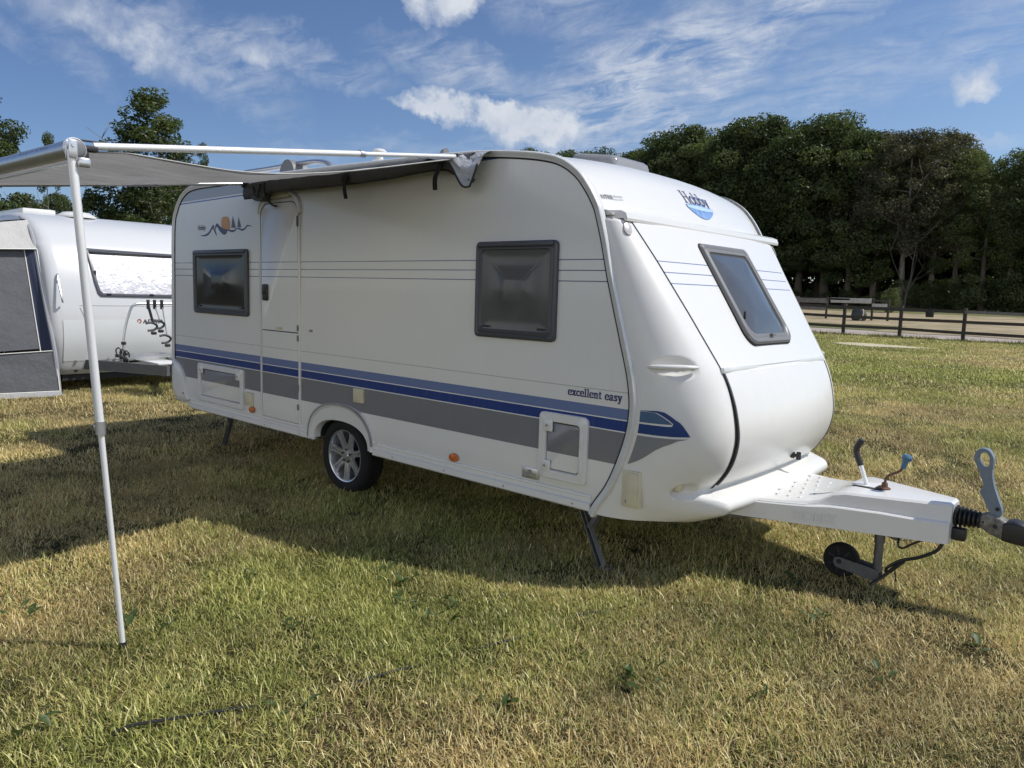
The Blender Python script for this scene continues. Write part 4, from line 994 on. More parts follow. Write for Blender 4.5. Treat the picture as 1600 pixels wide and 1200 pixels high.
# crumpled silver end of the bag
random.seed(3); rows = []
for i in range(19):
    u = i / 18; x = 4.10 + .60 * u; top = 2.645 - .004 * u; dn = .02 + .035 * sstep(.1, .5, u) + (.185 * sstep(.50, .82, u)) * (1 - sstep(.88, 1.02, u) * .8)
    r = []
    for j in range(13):
        v = j / 12; cr = .014 * math.sin(11 * u + 5 * v * 3) * math.sin(math.pi * v) + .010 * random.uniform(-1, 1) * math.sin(math.pi * min(1, v + .1))
        r.append((x + .02 * math.sin(v * 4), -.03 - .085 * math.sin(min(1, v * 1.4) * math.pi / 2) - .03 * v + cr, top + .012 * math.sin(v * 3) - dn * v + cr * .5))
    rows.append(r)
mb = MB(); mb.grid(rows); mb.build('crumpled_bag_end', M['silvercloth'], aw, smooth=50)
mb = MB(); mb.tube([(r[-1][0], r[-1][1] - .002, r[-1][2] - .004) for r in rows[8:]], .007, 6); mb.box((4.60, -.13, 2.43), (.02, .02, .045), .004); mb.build('bag_zip', M['black'], aw)
for x, dx, z0, z1 in ((3.23, -.01, 2.60, 2.41), (4.30, -.06, 2.61, 2.41)):
    pts = catmull([(x, -.11, z0), (x + .002, -.116, z0 - .05), (x + dx * .7, -.118, (z0 + z1) / 2 - .02), (x + dx, -.10, z1)], 4); mb = MB()
    mb.loops([[(p[0] - .021, p[1], p[2]), (p[0] + .021, p[1], p[2]), (p[0] + .021, p[1] - .005, p[2]), (p[0] - .021, p[1] - .005, p[2])] for p in pts], cap0=True, cap1=True)
    if x < 4: mb.box((x, -.122, 2.565), (.08, .016, .05), .006)
    mb.build('strap', M['strap'], aw)
mb = MB(); hb_ = catmull([(1.70, 2.62), (1.70, 2.56), (1.74, 2.535), (1.80, 2.50), (1.88, 2.47), (1.97, 2.475), (2.02, 2.52), (2.02, 2.62)], 4)
mb.prism(hb_, lambda p: (p[0], -.03, p[1]), lambda p: (p[0], -.10, p[1])); mb.build('bag_end_cap', M['bagcloth'], aw, smooth=40)
mb = MB(); mb.tube(catmull([(1.86, -.115, 2.60), (1.89, -.12, 2.52), (1.94, -.12, 2.50), (1.965, -.12, 2.55), (1.99, -.118, 2.61)], 5), .009, 8); mb.tube(catmull([(2.04, -.11, 2.62), (2.035, -.10, 2.52), (2.05, -.05, 2.44), (2.10, -.03, 2.42)], 5), .009, 8); mb.build('winch_loop', M['black'], aw)

# ================================================================ the second caravan, behind on the left
oc = empty('caravan', (-7.8, 1.35, 0)); tag(oc, 'white caravan behind at the left edge with a silver blind in its window', 'caravan')
OY0, OY1 = .16, 2.78
OP = catmull([(-11.3, .5), (-11.5, 1.3), (-11.35, 2.3), (-10.9, 2.66), (-10.2, 2.72), (-8, 2.78), (-6.6, 2.80), (-6.0, 2.78), (-5.55, 2.69), (-5.2, 2.55), (-4.95, 2.36), (-4.76, 2.1), (-4.60, 1.75), (-4.50, 1.40), (-4.45, 1.1), (-4.45, .8), (-4.50, .55), (-4.56, .36), (-4.62, .27)], 5)
cx, cz = -7.9, 1.5
mb = MB(); L = []
for ins, y in ((.26, OY0), (.12, OY0 + .012), (.045, OY0 + .05), (.012, OY0 + .12), (0, OY0 + .2), (0, OY1 - .12), (.012, OY1 - .08), (.045, OY1 - .03), (.12, OY1 - .008), (.2, OY1)):
    L.append([(x - ins * max(-1, min(1, (x - cx) / 3.2)) if True else x, y, z - (ins * .5 * (1 if z > 2.3 else 0))) for x, z in OP])
mb.loops(L, close=False)
for lp in (L[0], L[-1]): mb.bm.faces.new([mb.bm.verts.new(p) for p in lp])
mb.build('body', principled('satin_white_body', (.57, .58, .585), .28, coat=.2), oc, smooth=50)
def oprof(z): 
    f = [(zz_, xx) for xx, zz_ in OP if xx > -6.2]; f.sort(); return float(np.interp(z, [a for a, b in f], [b for a, b in f]))
def osurf(lp, off): return [(oprof(z) + off, y, z) for y, z in lp]
ow = empty('front_window', (-4.7, 1.6, 1.9)); ow.parent = oc; ow.matrix_parent_inverse = parent_world(oc).inverted()
lp = [(.80, 2.225), (.805, 2.06), (.83, 1.70), (.86, 1.53), (.90, 1.48), (1.4, 1.475), (2.1, 1.475), (2.28, 1.5), (2.3, 1.7), (2.31, 2.2)]
def dens(lp, n=8): return [(a[0] + (b[0] - a[0]) * k / n, a[1] + (b[1] - a[1]) * k / n) for a, b in zip(lp, lp[1:] + lp[:1]) for k in range(n)]
lp = dens(lp)
mb = MB(); mb.loops([osurf(lp, .002), osurf(lp, .02), osurf(inset(lp, .012), .026), osurf(inset(lp, .045), .022), osurf(inset(lp, .05), .012)])
mb.box((oprof(2.17) + .012, 1.56, 2.155), (.06, 1.44, .085), .01, rot=Matrix.Rotation(.6, 4, 'Y')); mb.build('frame', M['frame'], ow, smooth=40)  # frame, its dark top bar deepened to stand in for a reflected strip
M['blind'] = principled('silver_insulating_blind', (.60, .60, .62), .38, metal=.15, bump=(9, .8, .03), var=(7, (.46, .46, .50), .7))
rows = []
for i in range(21):
    z = 1.52 + .61 * i / 20; rows.append([(oprof(z) + .012 + .004 * math.sin(30 * y + 9 * z), y, z) for y in np.linspace(.86 - .03 * i / 20 + .01, 2.26, 40)])
mb = MB(); mb.grid(rows); mb.build('silver_blind', M['blind'], ow, smooth=60)
mb = MB()
for y in (1.02, 1.68): mb.box((oprof(1.50) + .03, y, 1.515), (.02, .06, .03), .005)
mb.box((oprof(1.85) + .03, .862, 1.83), (.02, .03, .10), .005); mb.build('window_catch', M['black'], ow)
M['silverline'] = M['greytrim']
mb = MB(); pts = [(.58, 1.30), (.64, 1.12), (.68, .82), (.70, .60), (.78, .50), (.92, .46), (1.4, .455), (2.3, .455)]
mb.tube([(oprof(z) + .001, y, z) for y, z in catmull(pts, 6)], .005, 6); mb.tube([(oprof(1.335) + .001, y, 1.335) for y in (.58, 1.4, 2.3)], .005, 6); mb.build('locker_gap', M['greytrim'], oc)
mb = MB(); rows = []
for z in np.linspace(.48, 1.12, 12): rows.append([(oprof(z) + .004, y, z) for y in np.linspace(.33, 2.28, 12)])
mb.grid(rows); mb.build('locker_flap', principled('pale_grey_plastic', (.62, .64, .64), .3, coat=.2), oc, smooth=60)
mb = MB(); mb.tube(catmull([(-4.62, .335, 1.80), (-4.56, .315, 1.76), (-4.40, .31, 1.45), (-4.44, .335, 1.38)], 5), .014, 8); mb.tube([(-4.70, .33, 1.715), (-4.53, .32, 1.72)], .012, 6); mb.build('grab_handle', M['alu'], oc)
mb = MB(); mb.box((oprof(.50) - .008, .50, .52), (.02, .045, .15), .008); mb.build('corner_vent', M['alu'], oc)
mb = MB(); mb.lathe([(.03, 0), (.03, .015), (.001, .018)], (oprof(.33) - .01, .52, .33), 'x', 12); mb.build('jack_cap', M['black'], oc)
mb = MB(); mb.lathe([(.30, 0), (.30, .03), (.2, .09), (.001, .11)], (-6.0, 1.1, 2.76), 'z', 24); mb.build('roof_dome', M['grp'], oc, smooth=50)
mb = MB(); mb.box((-6.9, .62, 2.83), (1.3, .5, .10), .03); mb.build('roof_hatch', M['grp'], oc)
mb = MB()
t_ = text_mesh('ADRIA', lambda u, v: (oprof(1.055 + v * .09) + .007, 1.50 + u * .115, 1.055 + v * .09), 'lettering', M['black'], oc, .02)
mb = MB(); ring = [(1.50 + .034 * math.cos(a) * r, 1.09 + .036 * math.sin(a) * r) for r in (1, .55) for a in np.linspace(-1.9, 3.6, 16)]
mb.grid([[(oprof(z) + .0085, y - .055, z) for y, z in ring[:16]], [(oprof(z) + .0085, y - .055, z) for y, z in ring[16:]]]); mb.build('red_emblem', M['red'], oc, smooth=0)
for sd in (-1, 1):
    mb = MB(); a = Vector((-4.9, 1.31 + sd * .78, .42)); b = Vector((-3.0, 1.31 + sd * .06, .42)); dd = (b - a).normalized(); nn = Vector((-dd.y, dd.x, 0))
    mb.loops([[p + nn * u + Vector((0, 0, v)) for u, v in ((-.03, -.075), (.03, -.075), (.03, .075), (-.03, .075))] for p in (a, b)], cap0=True, cap1=True); mb.build('drawbar_beam', M['steel'], oc)
mb = MB(); mb.box((-3.6, 1.35, .51), (.9, .36, .03), .01); mb.build('drawbar_cover', M['grp'], oc)
mb = MB(); mb.box((-4.9, 1.3, .22), (.5, 1.9, .1)); mb.build('floor_edge', M['darksteel'], oc)
for y in (.3, 2.3):
    mb = MB(); mb.lathe([(.2, -.09), (.31, -.095), (.325, -.06), (.325, .06), (.31, .095), (.2, .09)], (-8.2, y, .31), 'y', 32); mb.build('wheel', M['tyre'], oc)
# cycle carrier on its drawbar
br = empty('cycle_carrier', (-3.9, 1.4, .5)); tag(br, 'silver cycle carrier with black clamps on the drawbar of the rear caravan', 'bike rack')
mb = MB(); mb.tube(catmull([(-3.93, .99, .62), (-3.93, .985, .80), (-3.93, 1.03, 1.05), (-3.93, 1.11, 1.30), (-3.93, 1.17, 1.365), (-3.93, 1.26, 1.385), (-3.93, 1.6, 1.39), (-3.93, 2.0, 1.385), (-3.93, 2.1, 1.36), (-3.93, 2.16, 1.28), (-3.93, 2.24, .98), (-3.93, 2.27, .62)], 6), .019, 12); mb.build('hoop', M['alu'], br, smooth=50)
for k, (x, z) in enumerate(((-3.95, .60), (-3.80, .585), (-3.66, .575))):
    mb = MB(); mb.prism([(-.03, .012), (-.03, -.012), (.03, -.012), (.03, .012), (.022, .012), (.022, -.004), (-.022, -.004), (-.022, .012)], lambda p: (x + p[0], .92, z + p[1]), lambda p: (x + p[0], 2.35, z + p[1])); mb.build('wheel_channel', M['alu'], br)
    mb = MB(); mb.tube(catmull([(x, .90, z), (x - .02, .89, z + .07), (x, .92, z + .11), (x + .02, .95, z + .07), (x, .96, z)], 5), .011, 8); mb.box((x, .90, z - .01), (.06, .05, .05), .01); mb.build('wheel_strap', M['black'], br)
mb = MB(); mb.box((-3.93, .99, .78), (.06, .06, .05), .01); mb.box((-3.9, 1.0, .56), (.12, .05, .16), .02); mb.tube([(-3.9, 1.05, .50), (-3.85, 1.55, .50)], .02, 8); mb.build('base_clamp', M['black'], br)
for k, (y, dz, ey) in enumerate(((1.37, .36, 1.42), (1.47, .33, 1.53), (1.58, .56, 1.63))):
    a_ = empty('bike_clamp', (-3.9, y, 1.38)); a_.parent = br; a_.matrix_parent_inverse = parent_world(br).inverted()
    mb = MB(); mb.box((-3.92, y, 1.375), (.055, .042, .15), .012); mb.build('hook', M['black'], a_)
    mb = MB(); mb.tube([(-3.90, y, 1.33), (-3.87, ey, 1.38 - dz + .06)], .010 if k else .022, 8); mb.build('arm', M['alu'] if k else M['black'], a_)
    mb = MB(); c = Vector((-3.86, ey, 1.38 - dz)); mb.tube(catmull([c + Vector((0, -.12, .06)), c + Vector((0, -.04, .075)), c + Vector((0, .04, .04)), c + Vector((0, .05, 0)), c + Vector((0, 0, -.04)), c + Vector((0, -.09, -.05))], 5), .018, 8); mb.box(c + Vector((0, 0, -.09)), (.05, .09, .05), .02); mb.build('jaw', M['black'], a_)
mb = MB(); mb.box((-3.63, 1.90, .485), (.02, .76, .075), .004); mb.build('plate_holder', M['black'], br)
mb = MB(); mb.box((-3.617, 1.72, .485), (.006, .34, .055), .002); mb.build('number_plate', principled('yellowed_plate', (.55, .48, .28), .4), br)
text_mesh('LBNTE', lambda u, v: (-3.6125, 1.67 + u * .062, .466 + v * .055), 'plate_lettering', M['black'], br, .03)
mb = MB(); mb.tube([(-3.4, 1.5, .52), (-3.5, 1.8, .60)], .012, 8); mb.build('strut', M['alu'], br)

# awning tent against the second caravan
tn = empty('awning_tent', (-6.3, -.9, 0)); tag(tn, 'dark grey awning tent with a pale roof pitched against the rear caravan', 'tent')
M['tentgrey'] = principled('dark_grey_tent_canvas', (.105, .11, .12), .8, bump=(5, .5, .06), var=(2.5, (.08, .085, .095), .5))
M['tentbeige'] = principled('pale_grey_tent_canvas', (.47, .46, .44), .8, bump=(4, .6, .06), var=(3, (.38, .375, .36), .5))
M['tentnavy'] = principled('navy_mesh_canvas', (.035, .045, .085), .8)
def wall(name, quad, mat, n=18, wr=.015, par=None):
    a, b, c, d = map(Vector, quad); mb = MB(); rows = []
    for i in range(n + 1):
        r = []
        for j in range(n + 1):
            u, v = i / n, j / n; p = a.lerp(b, u).lerp(d.lerp(c, u), v); p.x += wr * math.sin(9 * u + 5 * v) * math.sin(math.pi * u) * math.sin(math.pi * v); r.append(tuple(p))
        rows.append(r)
    mb.grid(rows); return mb.build(name, mat, par or tn, smooth=60)
# side wall facing the camera: upper beige gable, grey panel, lower panel
PB = (-4.92, .16, 2.17); PC = (-4.42, .19, .66); PD = (-4.30, .20, .06)
wall('gable', [(-5.0, -2.5, 2.02), PB, (-5.28, .16, 2.62), (-5.1, -2.5, 2.15)], M['tentbeige'], wr=.03)
wall('side_panel', [(-4.98, -2.5, .52), (-4.62, .055, .68), (-5.02, .02, 2.16), (-5.0, -2.5, 2.01)], M['tentgrey'], wr=.04)
wall('edge_panel', [(-4.62, .055, .68), PC, PB, (-5.02, .02, 2.16)], M['tentnavy'], wr=.01)
wall('lower_panel', [(-4.96, -2.5, .03), PD, PC, (-4.98, -2.5, .51)], M['tentgrey'], wr=.02)
wall('roof_panel', [(-5.1, -2.5, 2.15), (-5.28, .16, 2.64), (-8.8, .16, 2.68), (-8.8, -2.5, 2.15)], M['tentbeige'], wr=0)
wall('front_panel', [(-4.96, -2.5, .03), (-8.8, -2.5, .03), (-8.8, -2.5, 2.15), (-5.1, -2.5, 2.15)], M['tentgrey'], wr=0)
wall('end_panel', [(-8.8, -2.5, .03), (-8.8, .16, .03), (-8.8, .16, 2.68), (-8.8, -2.5, 2.15)], M['tentgrey'], wr=0)
mb = MB()
for pts in ([(-5.0, -2.5, 2.02), PB], [(-4.97, -2.5, .515), PC], [(-4.95, -2.5, .05), PD], [PB, (-4.75, .165, 1.7), (-4.55, .18, 1.1), PC, PD], [(-5.02, .02, 2.16), (-4.62, .055, .68), (-4.40, .08, .06)], [(-4.99, -.45, 2.1), (-4.80, -.36, .6), (-4.7, -.33, .05)]):
    mb.tube([(p[0] + .008, p[1], p[2]) for p in pts], .0075, 6)
mb.build('white_piping', M['awnpipe'], tn)
mb = MB(); mb.tube(catmull([(-4.35, .21, .02), (-4.42, .19, .66), (-4.60, .17, 1.2), (-4.80, .16, 1.75), (-4.98, .155, 2.2), (-5.2, .155, 2.5), (-5.6, .155, 2.68)], 6), .032, 8); mb.build('keder_edge', principled('grey_draught_skirt', (.30, .31, .33), .6), tn)
wall('ground_skirt', [(-4.75, -2.5, .0), (-4.18, .22, .0), (-4.32, .20, .07), (-4.97, -2.5, .05)], principled('pale_skirt', (.30, .31, .32), .6), wr=.01)

# ================================================================ the field and what lies beyond
def ground_z(x, y):
    return .014 * max(0, y - 4) + .010 * max(0, y - 32)
def gsheet(name, xs, ys, mat, dz=0., kind='structure', jag=0., attr=False, seed=1):
    r = np.random.default_rng(seed); nxx, nyy = len(xs), len(ys); X_, Y_ = np.meshgrid(xs, ys, indexing='ij')
    X_ = X_.astype(float).copy(); Y_ = Y_.astype(float).copy()
    if jag: 
        for e in (0, -1): Y_[:, e] += r.uniform(-jag, jag, nxx)
    Z_ = .014 * np.maximum(0, Y_ - 4) + .010 * np.maximum(0, Y_ - 32) + dz
    v = np.stack([X_, Y_, Z_], -1).reshape(-1, 3); idx = np.arange(nxx * nyy).reshape(nxx, nyy)
    f = np.stack([idx[:-1, :-1], idx[1:, :-1], idx[1:, 1:], idx[:-1, 1:]], -1).reshape(-1, 4)
    me = bpy.data.meshes.new(name); me.from_pydata(v.tolist(), [], f.tolist()); o = link_mesh(name, me, mat, None, 60); tag(o, kind=kind); return o
def field_mat():
    m = bpy.data.materials.new('dry_turf'); m.use_nodes = True; t = m.node_tree; gg = G(t); b = t.nodes['Principled BSDF']; b.inputs['Roughness'].default_value = .95; b.inputs['Specular IOR Level'].default_value = .1
    geo_ = gg.n('ShaderNodeNewGeometry'); P = geo_.outputs['Position']
    n1 = gg.noise(P, .55, 5, .6); n2 = gg.noise(P, 11, 5, .7); n3 = gg.noise(P, 60, 3, .7)
    c = gg.ramp(n2, [(.34, (.020, .016, .008)), (.54, (.075, .058, .026)), (.74, (.24, .19, .09))])
    c2 = gg.ramp(n2, [(.34, (.014, .019, .006)), (.57, (.042, .052, .014)), (.77, (.12, .13, .04))])
    c = gg.mix(gg.m('MULTIPLY', gg.m('SUBTRACT', n1, .38), 4, clamp=True), c, c2)
    c = gg.mix(gg.m('MULTIPLY', gg.m('SUBTRACT', n3, .5), 2.5, clamp=True), c, (.30, .24, .11))
    gg.l(c, b.inputs['Base Color'])
    bn = gg.n('ShaderNodeBump'); bn.inputs['Strength'].default_value = 1; bn.inputs['Distance'].default_value = .03; gg.l(n3, bn.inputs['Height']); gg.l(bn.outputs[0], b.inputs['Normal'])
    return m
M['turf'] = field_mat()
M['path'] = principled('pinkish_gravel', (.40, .345, .30), .95, var=(3, (.30, .25, .21), .5), bump=(25, .6, .03))
M['sand'] = principled('tan_sand', (.40, .31, .20), .95, var=(.7, (.17, .16, .07), .9), bump=(8, .6, .05))
M['paleturf'] = principled('yellow_green_verge', (.16, .16, .055), .95, var=(2.5, (.09, .11, .03), .8), bump=(12, .8, .06))
M['darkfloor'] = principled('dark_forest_floor', (.03, .03, .018), .95, var=(1, (.02, .022, .012), .8))
xs_ = sorted(set([-1500, -600, -300, -150] + list(np.arange(-100, 101, 10)) + [150, 300, 600, 1500]))
gsheet('ground', xs_, [-1500, -500, -100, -40, -20, -8, 0, 4, 8, 12, 18, 24, 28, 30.5, 32, 40, 60, 100, 200, 600, 2500], M['turf'])
xr_ = list(np.arange(-70, 71, 2))
gsheet('gravel_path', xr_, [30.6, 32, 34.2], M['path'], .012, jag=.12)
gsheet('verge', xr_, [34.2, 36, 39.5], M['paleturf'], .018, jag=.35, seed=2)
gsheet('riding_ground', xr_, [39.3, 44, 50, 56, 62], M['sand'], .012, jag=.5, seed=3)
gsheet('sand_track', list(np.arange(-2.5, 60, 2)), [33.4, 36, 40, 44], M['sand'], .03, jag=.4, seed=4)
gsheet('far_verge', xr_, [60, 66, 72], M['paleturf'], .026, jag=.8, seed=5)
gsheet('forest_floor', list(np.arange(-120, 121, 5)), [70, 80, 100, 130], M['darkfloor'], .02, jag=1, seed=6)
# pale worn patch of sand on the field
mb = MB(); pts = []
for k in range(40):
    a = 2 * math.pi * k / 40; rr = 1 + .12 * math.sin(3 * a + 1) + .08 * math.sin(7 * a); pts.append((.45 + 1.55 * math.cos(a) * rr, 24 + .75 * math.sin(a) * rr))
mb.bm.faces.new([mb.bm.verts.new((x, y, ground_z(x, y) + .03)) for x, y in pts]); o = mb.build('sand_patch', principled('pale_dry_sand', (.52, .46, .32), .95, bump=(20, .6, .03)), None); tag(o, kind='structure')

# timber field fence
M['timber'] = principled('dark_stained_timber', (.042, .034, .030), .8, var=(9, (.075, .062, .05), .8), bump=(30, .5, .01))
M['greywood'] = principled('silvered_timber', (.20, .19, .175), .85, var=(6, (.11, .10, .09), .8), bump=(30, .4, .01))
fn = empty('field_fence', (0, 30, ground_z(0, 30))); tag(fn, 'dark timber post and rail fence with three rails along the gravel path', 'fence')
posts = [-13.2, -11.0, -8.9, -6.8, -4.75, -2.66, -.43, 1.85, 4.1, 6.3, 8.5]
random.seed(11)
ftop = lambda x: ground_z(x, 30) + 1.30 - .009 * x
pm = MB(); pm.box((0, 30, .62 + ground_z(0, 30)), (.13, .11, 1.36), .015)
p0 = pm.build('post', M['timber'], fn)
for i, x in enumerate(posts):
    p = p0 if i == 0 else p0.copy()
    if i: col.objects.link(p); p.parent = fn; p.matrix_parent_inverse = p0.matrix_parent_inverse
    p.location = (x, 0, -.009 * x + (0 if x < 3 else 0)); p.rotation_euler = (0, random.uniform(-.0006, .0006), 0)
for k, zz_ in enumerate((1.17, .77, .36)):
    for a, b in zip(posts, posts[1:]):
        mb = MB(); za = ground_z(a, 30) + zz_ - .009 * a + random.uniform(-.02, .02); zb = ground_z(b, 30) + zz_ - .009 * b + random.uniform(-.02, .02)
        mb.loops([[(x, 29.91 + v, z + u) for u, v in ((-.058, -.016), (.058, -.016), (.058, .016), (-.058, .016))] for x, z in ((a + .002, za), (b - .002, zb))], cap0=True, cap1=True)
        mb.build('rail', M['greywood'] if (k == 0 and a > 1.5) else M['timber'], fn)
bk = MB(); c = (.66, 29.78, ground_z(0, 30) + 1.02); bk.lathe([(.001, -.13), (.13, -.13), (.145, -.10), (.16, .13), (.17, .14), (.15, .14), (.135, -.08), (.001, -.09)], c, 'z', 24)
bk.tube(catmull([(c[0] - .16, c[1], c[2] + .12), (c[0] - .08, c[1] + .1, c[2] + .19), (c[0] + .08, c[1] + .1, c[2] + .19), (c[0] + .16, c[1], c[2] + .12)], 5), .008, 6)
tag(bk.build('feed_bucket', M['black'], None, smooth=40), 'black feed bucket hanging on the top rail of the field fence', 'bucket')
# older paddock fence behind
pf = empty('paddock_fence', (-7, 45, ground_z(0, 45))); tag(pf, 'weathered grey board fence beyond the gravel path', 'fence')
pp_ = [-12.6, -10.4, -8.6, -5.9, -5.0]
gz = ground_z(0, 45)
for x in pp_:
    mb = MB(); mb.box((x, 45, gz + .62), (.12, .1, 1.45), .012); mb.build('post', M['timber'], pf)
for a, b, z, h_, mt in ((-12.6, -10.4, 1.18, .30, 'greywood'), (-12.6, -10.4, .65, .10, 'timber'), (-10.4, -8.6, 1.12, .30, 'greywood'), (-8.6, -7.2, 1.24, .12, 'timber'), (-8.35, -5.95, 1.17, .30, 'palew'), (-8.6, -5.9, .72, .08, 'timber'), (-10.4, -8.6, .62, .2, 'greywood'), (-5.9, -5.0, 1.2, .10, 'timber'), (-5.9, -5.05, .9, .24, 'palew')):
    if 'palew' not in M: M['palew'] = principled('sun_bleached_board', (.50, .49, .46), .8, var=(5, (.34, .33, .30), .7))
    mb = MB(); mb.box(((a + b) / 2, 44.9, gz + z), (b - a, .04, h_), .006); mb.build('board', M[mt], pf)
# sack with a white strap standing by it
mb = MB(); sp = (-6.35, 44.0, ground_z(0, 44)); L = []
for h_, rx, ry in ((0.02, .34, .24), (.1, .42, .30), (.35, .44, .30), (.6, .36, .24), (.75, .26, .16), (.82, .30, .12)):
    L.append([(sp[0] + rx * math.cos(a) * (1 + .1 * math.sin(3 * a + h_ * 5)), sp[1] + ry * math.sin(a), sp[2] + h_) for a in np.linspace(0, 2 * math.pi, 17)[:-1]])
mb.loops(L, cap0=True, cap1=True); sk = mb.build('feed_sack', principled('dark_green_sack', (.05, .06, .06), .7, bump=(8, 1, .05)), None, smooth=60)
tag(sk, 'dark sack with a white band standing in front of the weathered board fence', 'sack')
mb = MB(); mb.tube(catmull([(sp[0] + .05, sp[1] - .20, sp[2] + .80), (sp[0] + .32, sp[1] - .22, sp[2] + .62), (sp[0] + .30, sp[1] - .30, sp[2] + .2), (sp[0] + .16, sp[1] - .31, sp[2] + .03)], 5), .045, 8, flat=.5); mb.build('white_band', M['palew'], sk)
# gravel heap
mb = MB(); hc = (8.3, 56, ground_z(0, 56)); rows = []
rg = np.random.default_rng(5)
for i in range(15):
    f = i / 14; rows.append([(hc[0] + 4.6 * f * math.cos(a), hc[1] + 2.6 * f * math.sin(a), hc[2] - .1 + 1.15 * (1 - f) ** .8 * (1 - .1 * f) + rg.uniform(-.03, .03)) for a in np.linspace(0, 2 * math.pi, 37)])
mb.grid(rows); tag(mb.build('gravel_heap', principled('grey_gravel', (.30, .295, .29), .95, bump=(14, 1, .06), var=(6, (.22, .215, .21), .6)), None, smooth=70), 'low heap of grey gravel by the dark shed at the right edge', 'gravel heap')
# shed
sh = empty('shed', (16.0, 70, ground_z(0, 70))); tag(sh, 'dark wooden shed half hidden under trees at the right edge', 'shed')
g0 = ground_z(0, 70); mb = MB(); mb.box((11.6, 72, g0 + 1.3), (10, 6, 2.6)); mb.build('wall', principled('tarred_boards', (.012, .013, .017), .9), sh)
mb = MB(); mb.prism([(5.9, g0 + 2.45), (11.6, g0 + 4.0), (17.3, g0 + 2.45), (17.3, g0 + 2.6), (11.6, g0 + 4.15), (5.9, g0 + 2.6)], lambda p: (p[0], 68.6, p[1]), lambda p: (p[0], 75.4, p[1])); mb.build('roof', principled('dark_roof_sheet', (.03, .03, .035), .7), sh)

# ---------------------------------------------------------------- trees
def leafmat(name, dark, mid, light, tr=.28):
    m = bpy.data.materials.new(name); m.use_nodes = True; t = m.node_tree; t.nodes.clear(); gg = G(t)
    at = gg.n('ShaderNodeAttribute', attribute_name='rnd'); oi = gg.n('ShaderNodeObjectInfo')
    f = gg.m('ADD', at.outputs['Fac'], gg.m('MULTIPLY', gg.m('SUBTRACT', oi.outputs['Random'], .5), .25), clamp=True)
    c = gg.ramp(f, [(.0, dark), (.5, mid), (1.0, light)])
    d = gg.n('ShaderNodeBsdfDiffuse'); gg.l(c, d.inputs[0]); tl = gg.n('ShaderNodeBsdfTranslucent'); gg.l(gg.mix(1.0, c, (1.25, 1.35, .6), 'MULTIPLY'), tl.inputs[0])
    gl = gg.n('ShaderNodeBsdfGlossy'); gl.inputs['Roughness'].default_value = .45; gl.inputs[0].default_value = (.5, .5, .5, 1)
    m1 = gg.n('ShaderNodeMixShader'); m1.inputs[0].default_value = tr; gg.l(d.outputs[0], m1.inputs[1]); gg.l(tl.outputs[0], m1.inputs[2])
    m2 = gg.n('ShaderNodeMixShader'); m2.inputs[0].default_value = .035; gg.l(m1.outputs[0], m2.inputs[1]); gg.l(gl.outputs[0], m2.inputs[2])
    out = gg.n('ShaderNodeOutputMaterial'); gg.l(m2.outputs[0], out.inputs[0]); return m
M['leaf'] = leafmat('beech_leaves', (.032, .050, .022), (.066, .092, .036), (.15, .18, .075), .38)
M['leafbrown'] = leafmat('dusky_leaves', (.048, .048, .034), (.085, .084, .054), (.15, .145, .095), .34)
M['leafbirch'] = leafmat('birch_leaves', (.045, .066, .026), (.092, .120, .046), (.18, .205, .095), .38)
M['bark'] = principled('grey_bark', (.10, .088, .07), .9, var=(4, (.05, .045, .036), .7), bump=(12, 1, .05))
M['barkpale'] = principled('pale_bark', (.24, .21, .17), .9, var=(3, (.10, .09, .07), .7))
def leaves_mesh(name, clumps, per, size, seed, mat, shape=1.0):
    r = np.random.default_rng(seed); C_ = np.asarray(clumps)                      # x, y, z, radius
    w = C_[:, 3] ** 2; w /= w.sum(); n = per; ci = r.choice(len(C_), n, p=w)
    d = r.normal(size=(n, 3)); d /= np.linalg.norm(d, axis=1)[:, None]; rad = r.uniform(.25, 1.0, n) ** .45
    pos = C_[ci, :3] + d * (rad * C_[ci, 3])[:, None] * np.array([1, 1, .62 * shape])
    nrm = d * .5 + r.normal(size=(n, 3)) * .6 + np.array([0, 0, .35]); nrm /= np.linalg.norm(nrm, axis=1)[:, None]
    t1 = np.cross(nrm, r.normal(size=(n, 3))); t1 /= np.linalg.norm(t1, axis=1)[:, None]; t2 = np.cross(nrm, t1)
    s = size * r.uniform(.55, 1.25, n)[:, None]
    v = np.stack([pos - t1 * s, pos + t2 * s * .55, pos + t1 * s, pos - t2 * s * .55], 1).reshape(-1, 3)
    f = np.arange(n * 4).reshape(-1, 4)
    me = bpy.data.meshes.new(name); me.vertices.add(n * 4); me.vertices.foreach_set('co', v.ravel().astype(np.float32)); me.loops.add(n * 4); me.loops.foreach_set('vertex_index', f.ravel())
    me.polygons.add(n); me.polygons.foreach_set('loop_start', np.arange(0, n * 4, 4)); me.polygons.foreach_set('loop_total', np.full(n, 4)); me.update()
    cr = r.uniform(0, 1, len(C_))[ci] * .55 + r.uniform(0, 1, n) * .45
    a = me.attributes.new('rnd', 'FLOAT', 'POINT'); a.data.foreach_set('value', np.repeat(cr, 4).astype(np.float32))
    me.materials.append(mat); return me
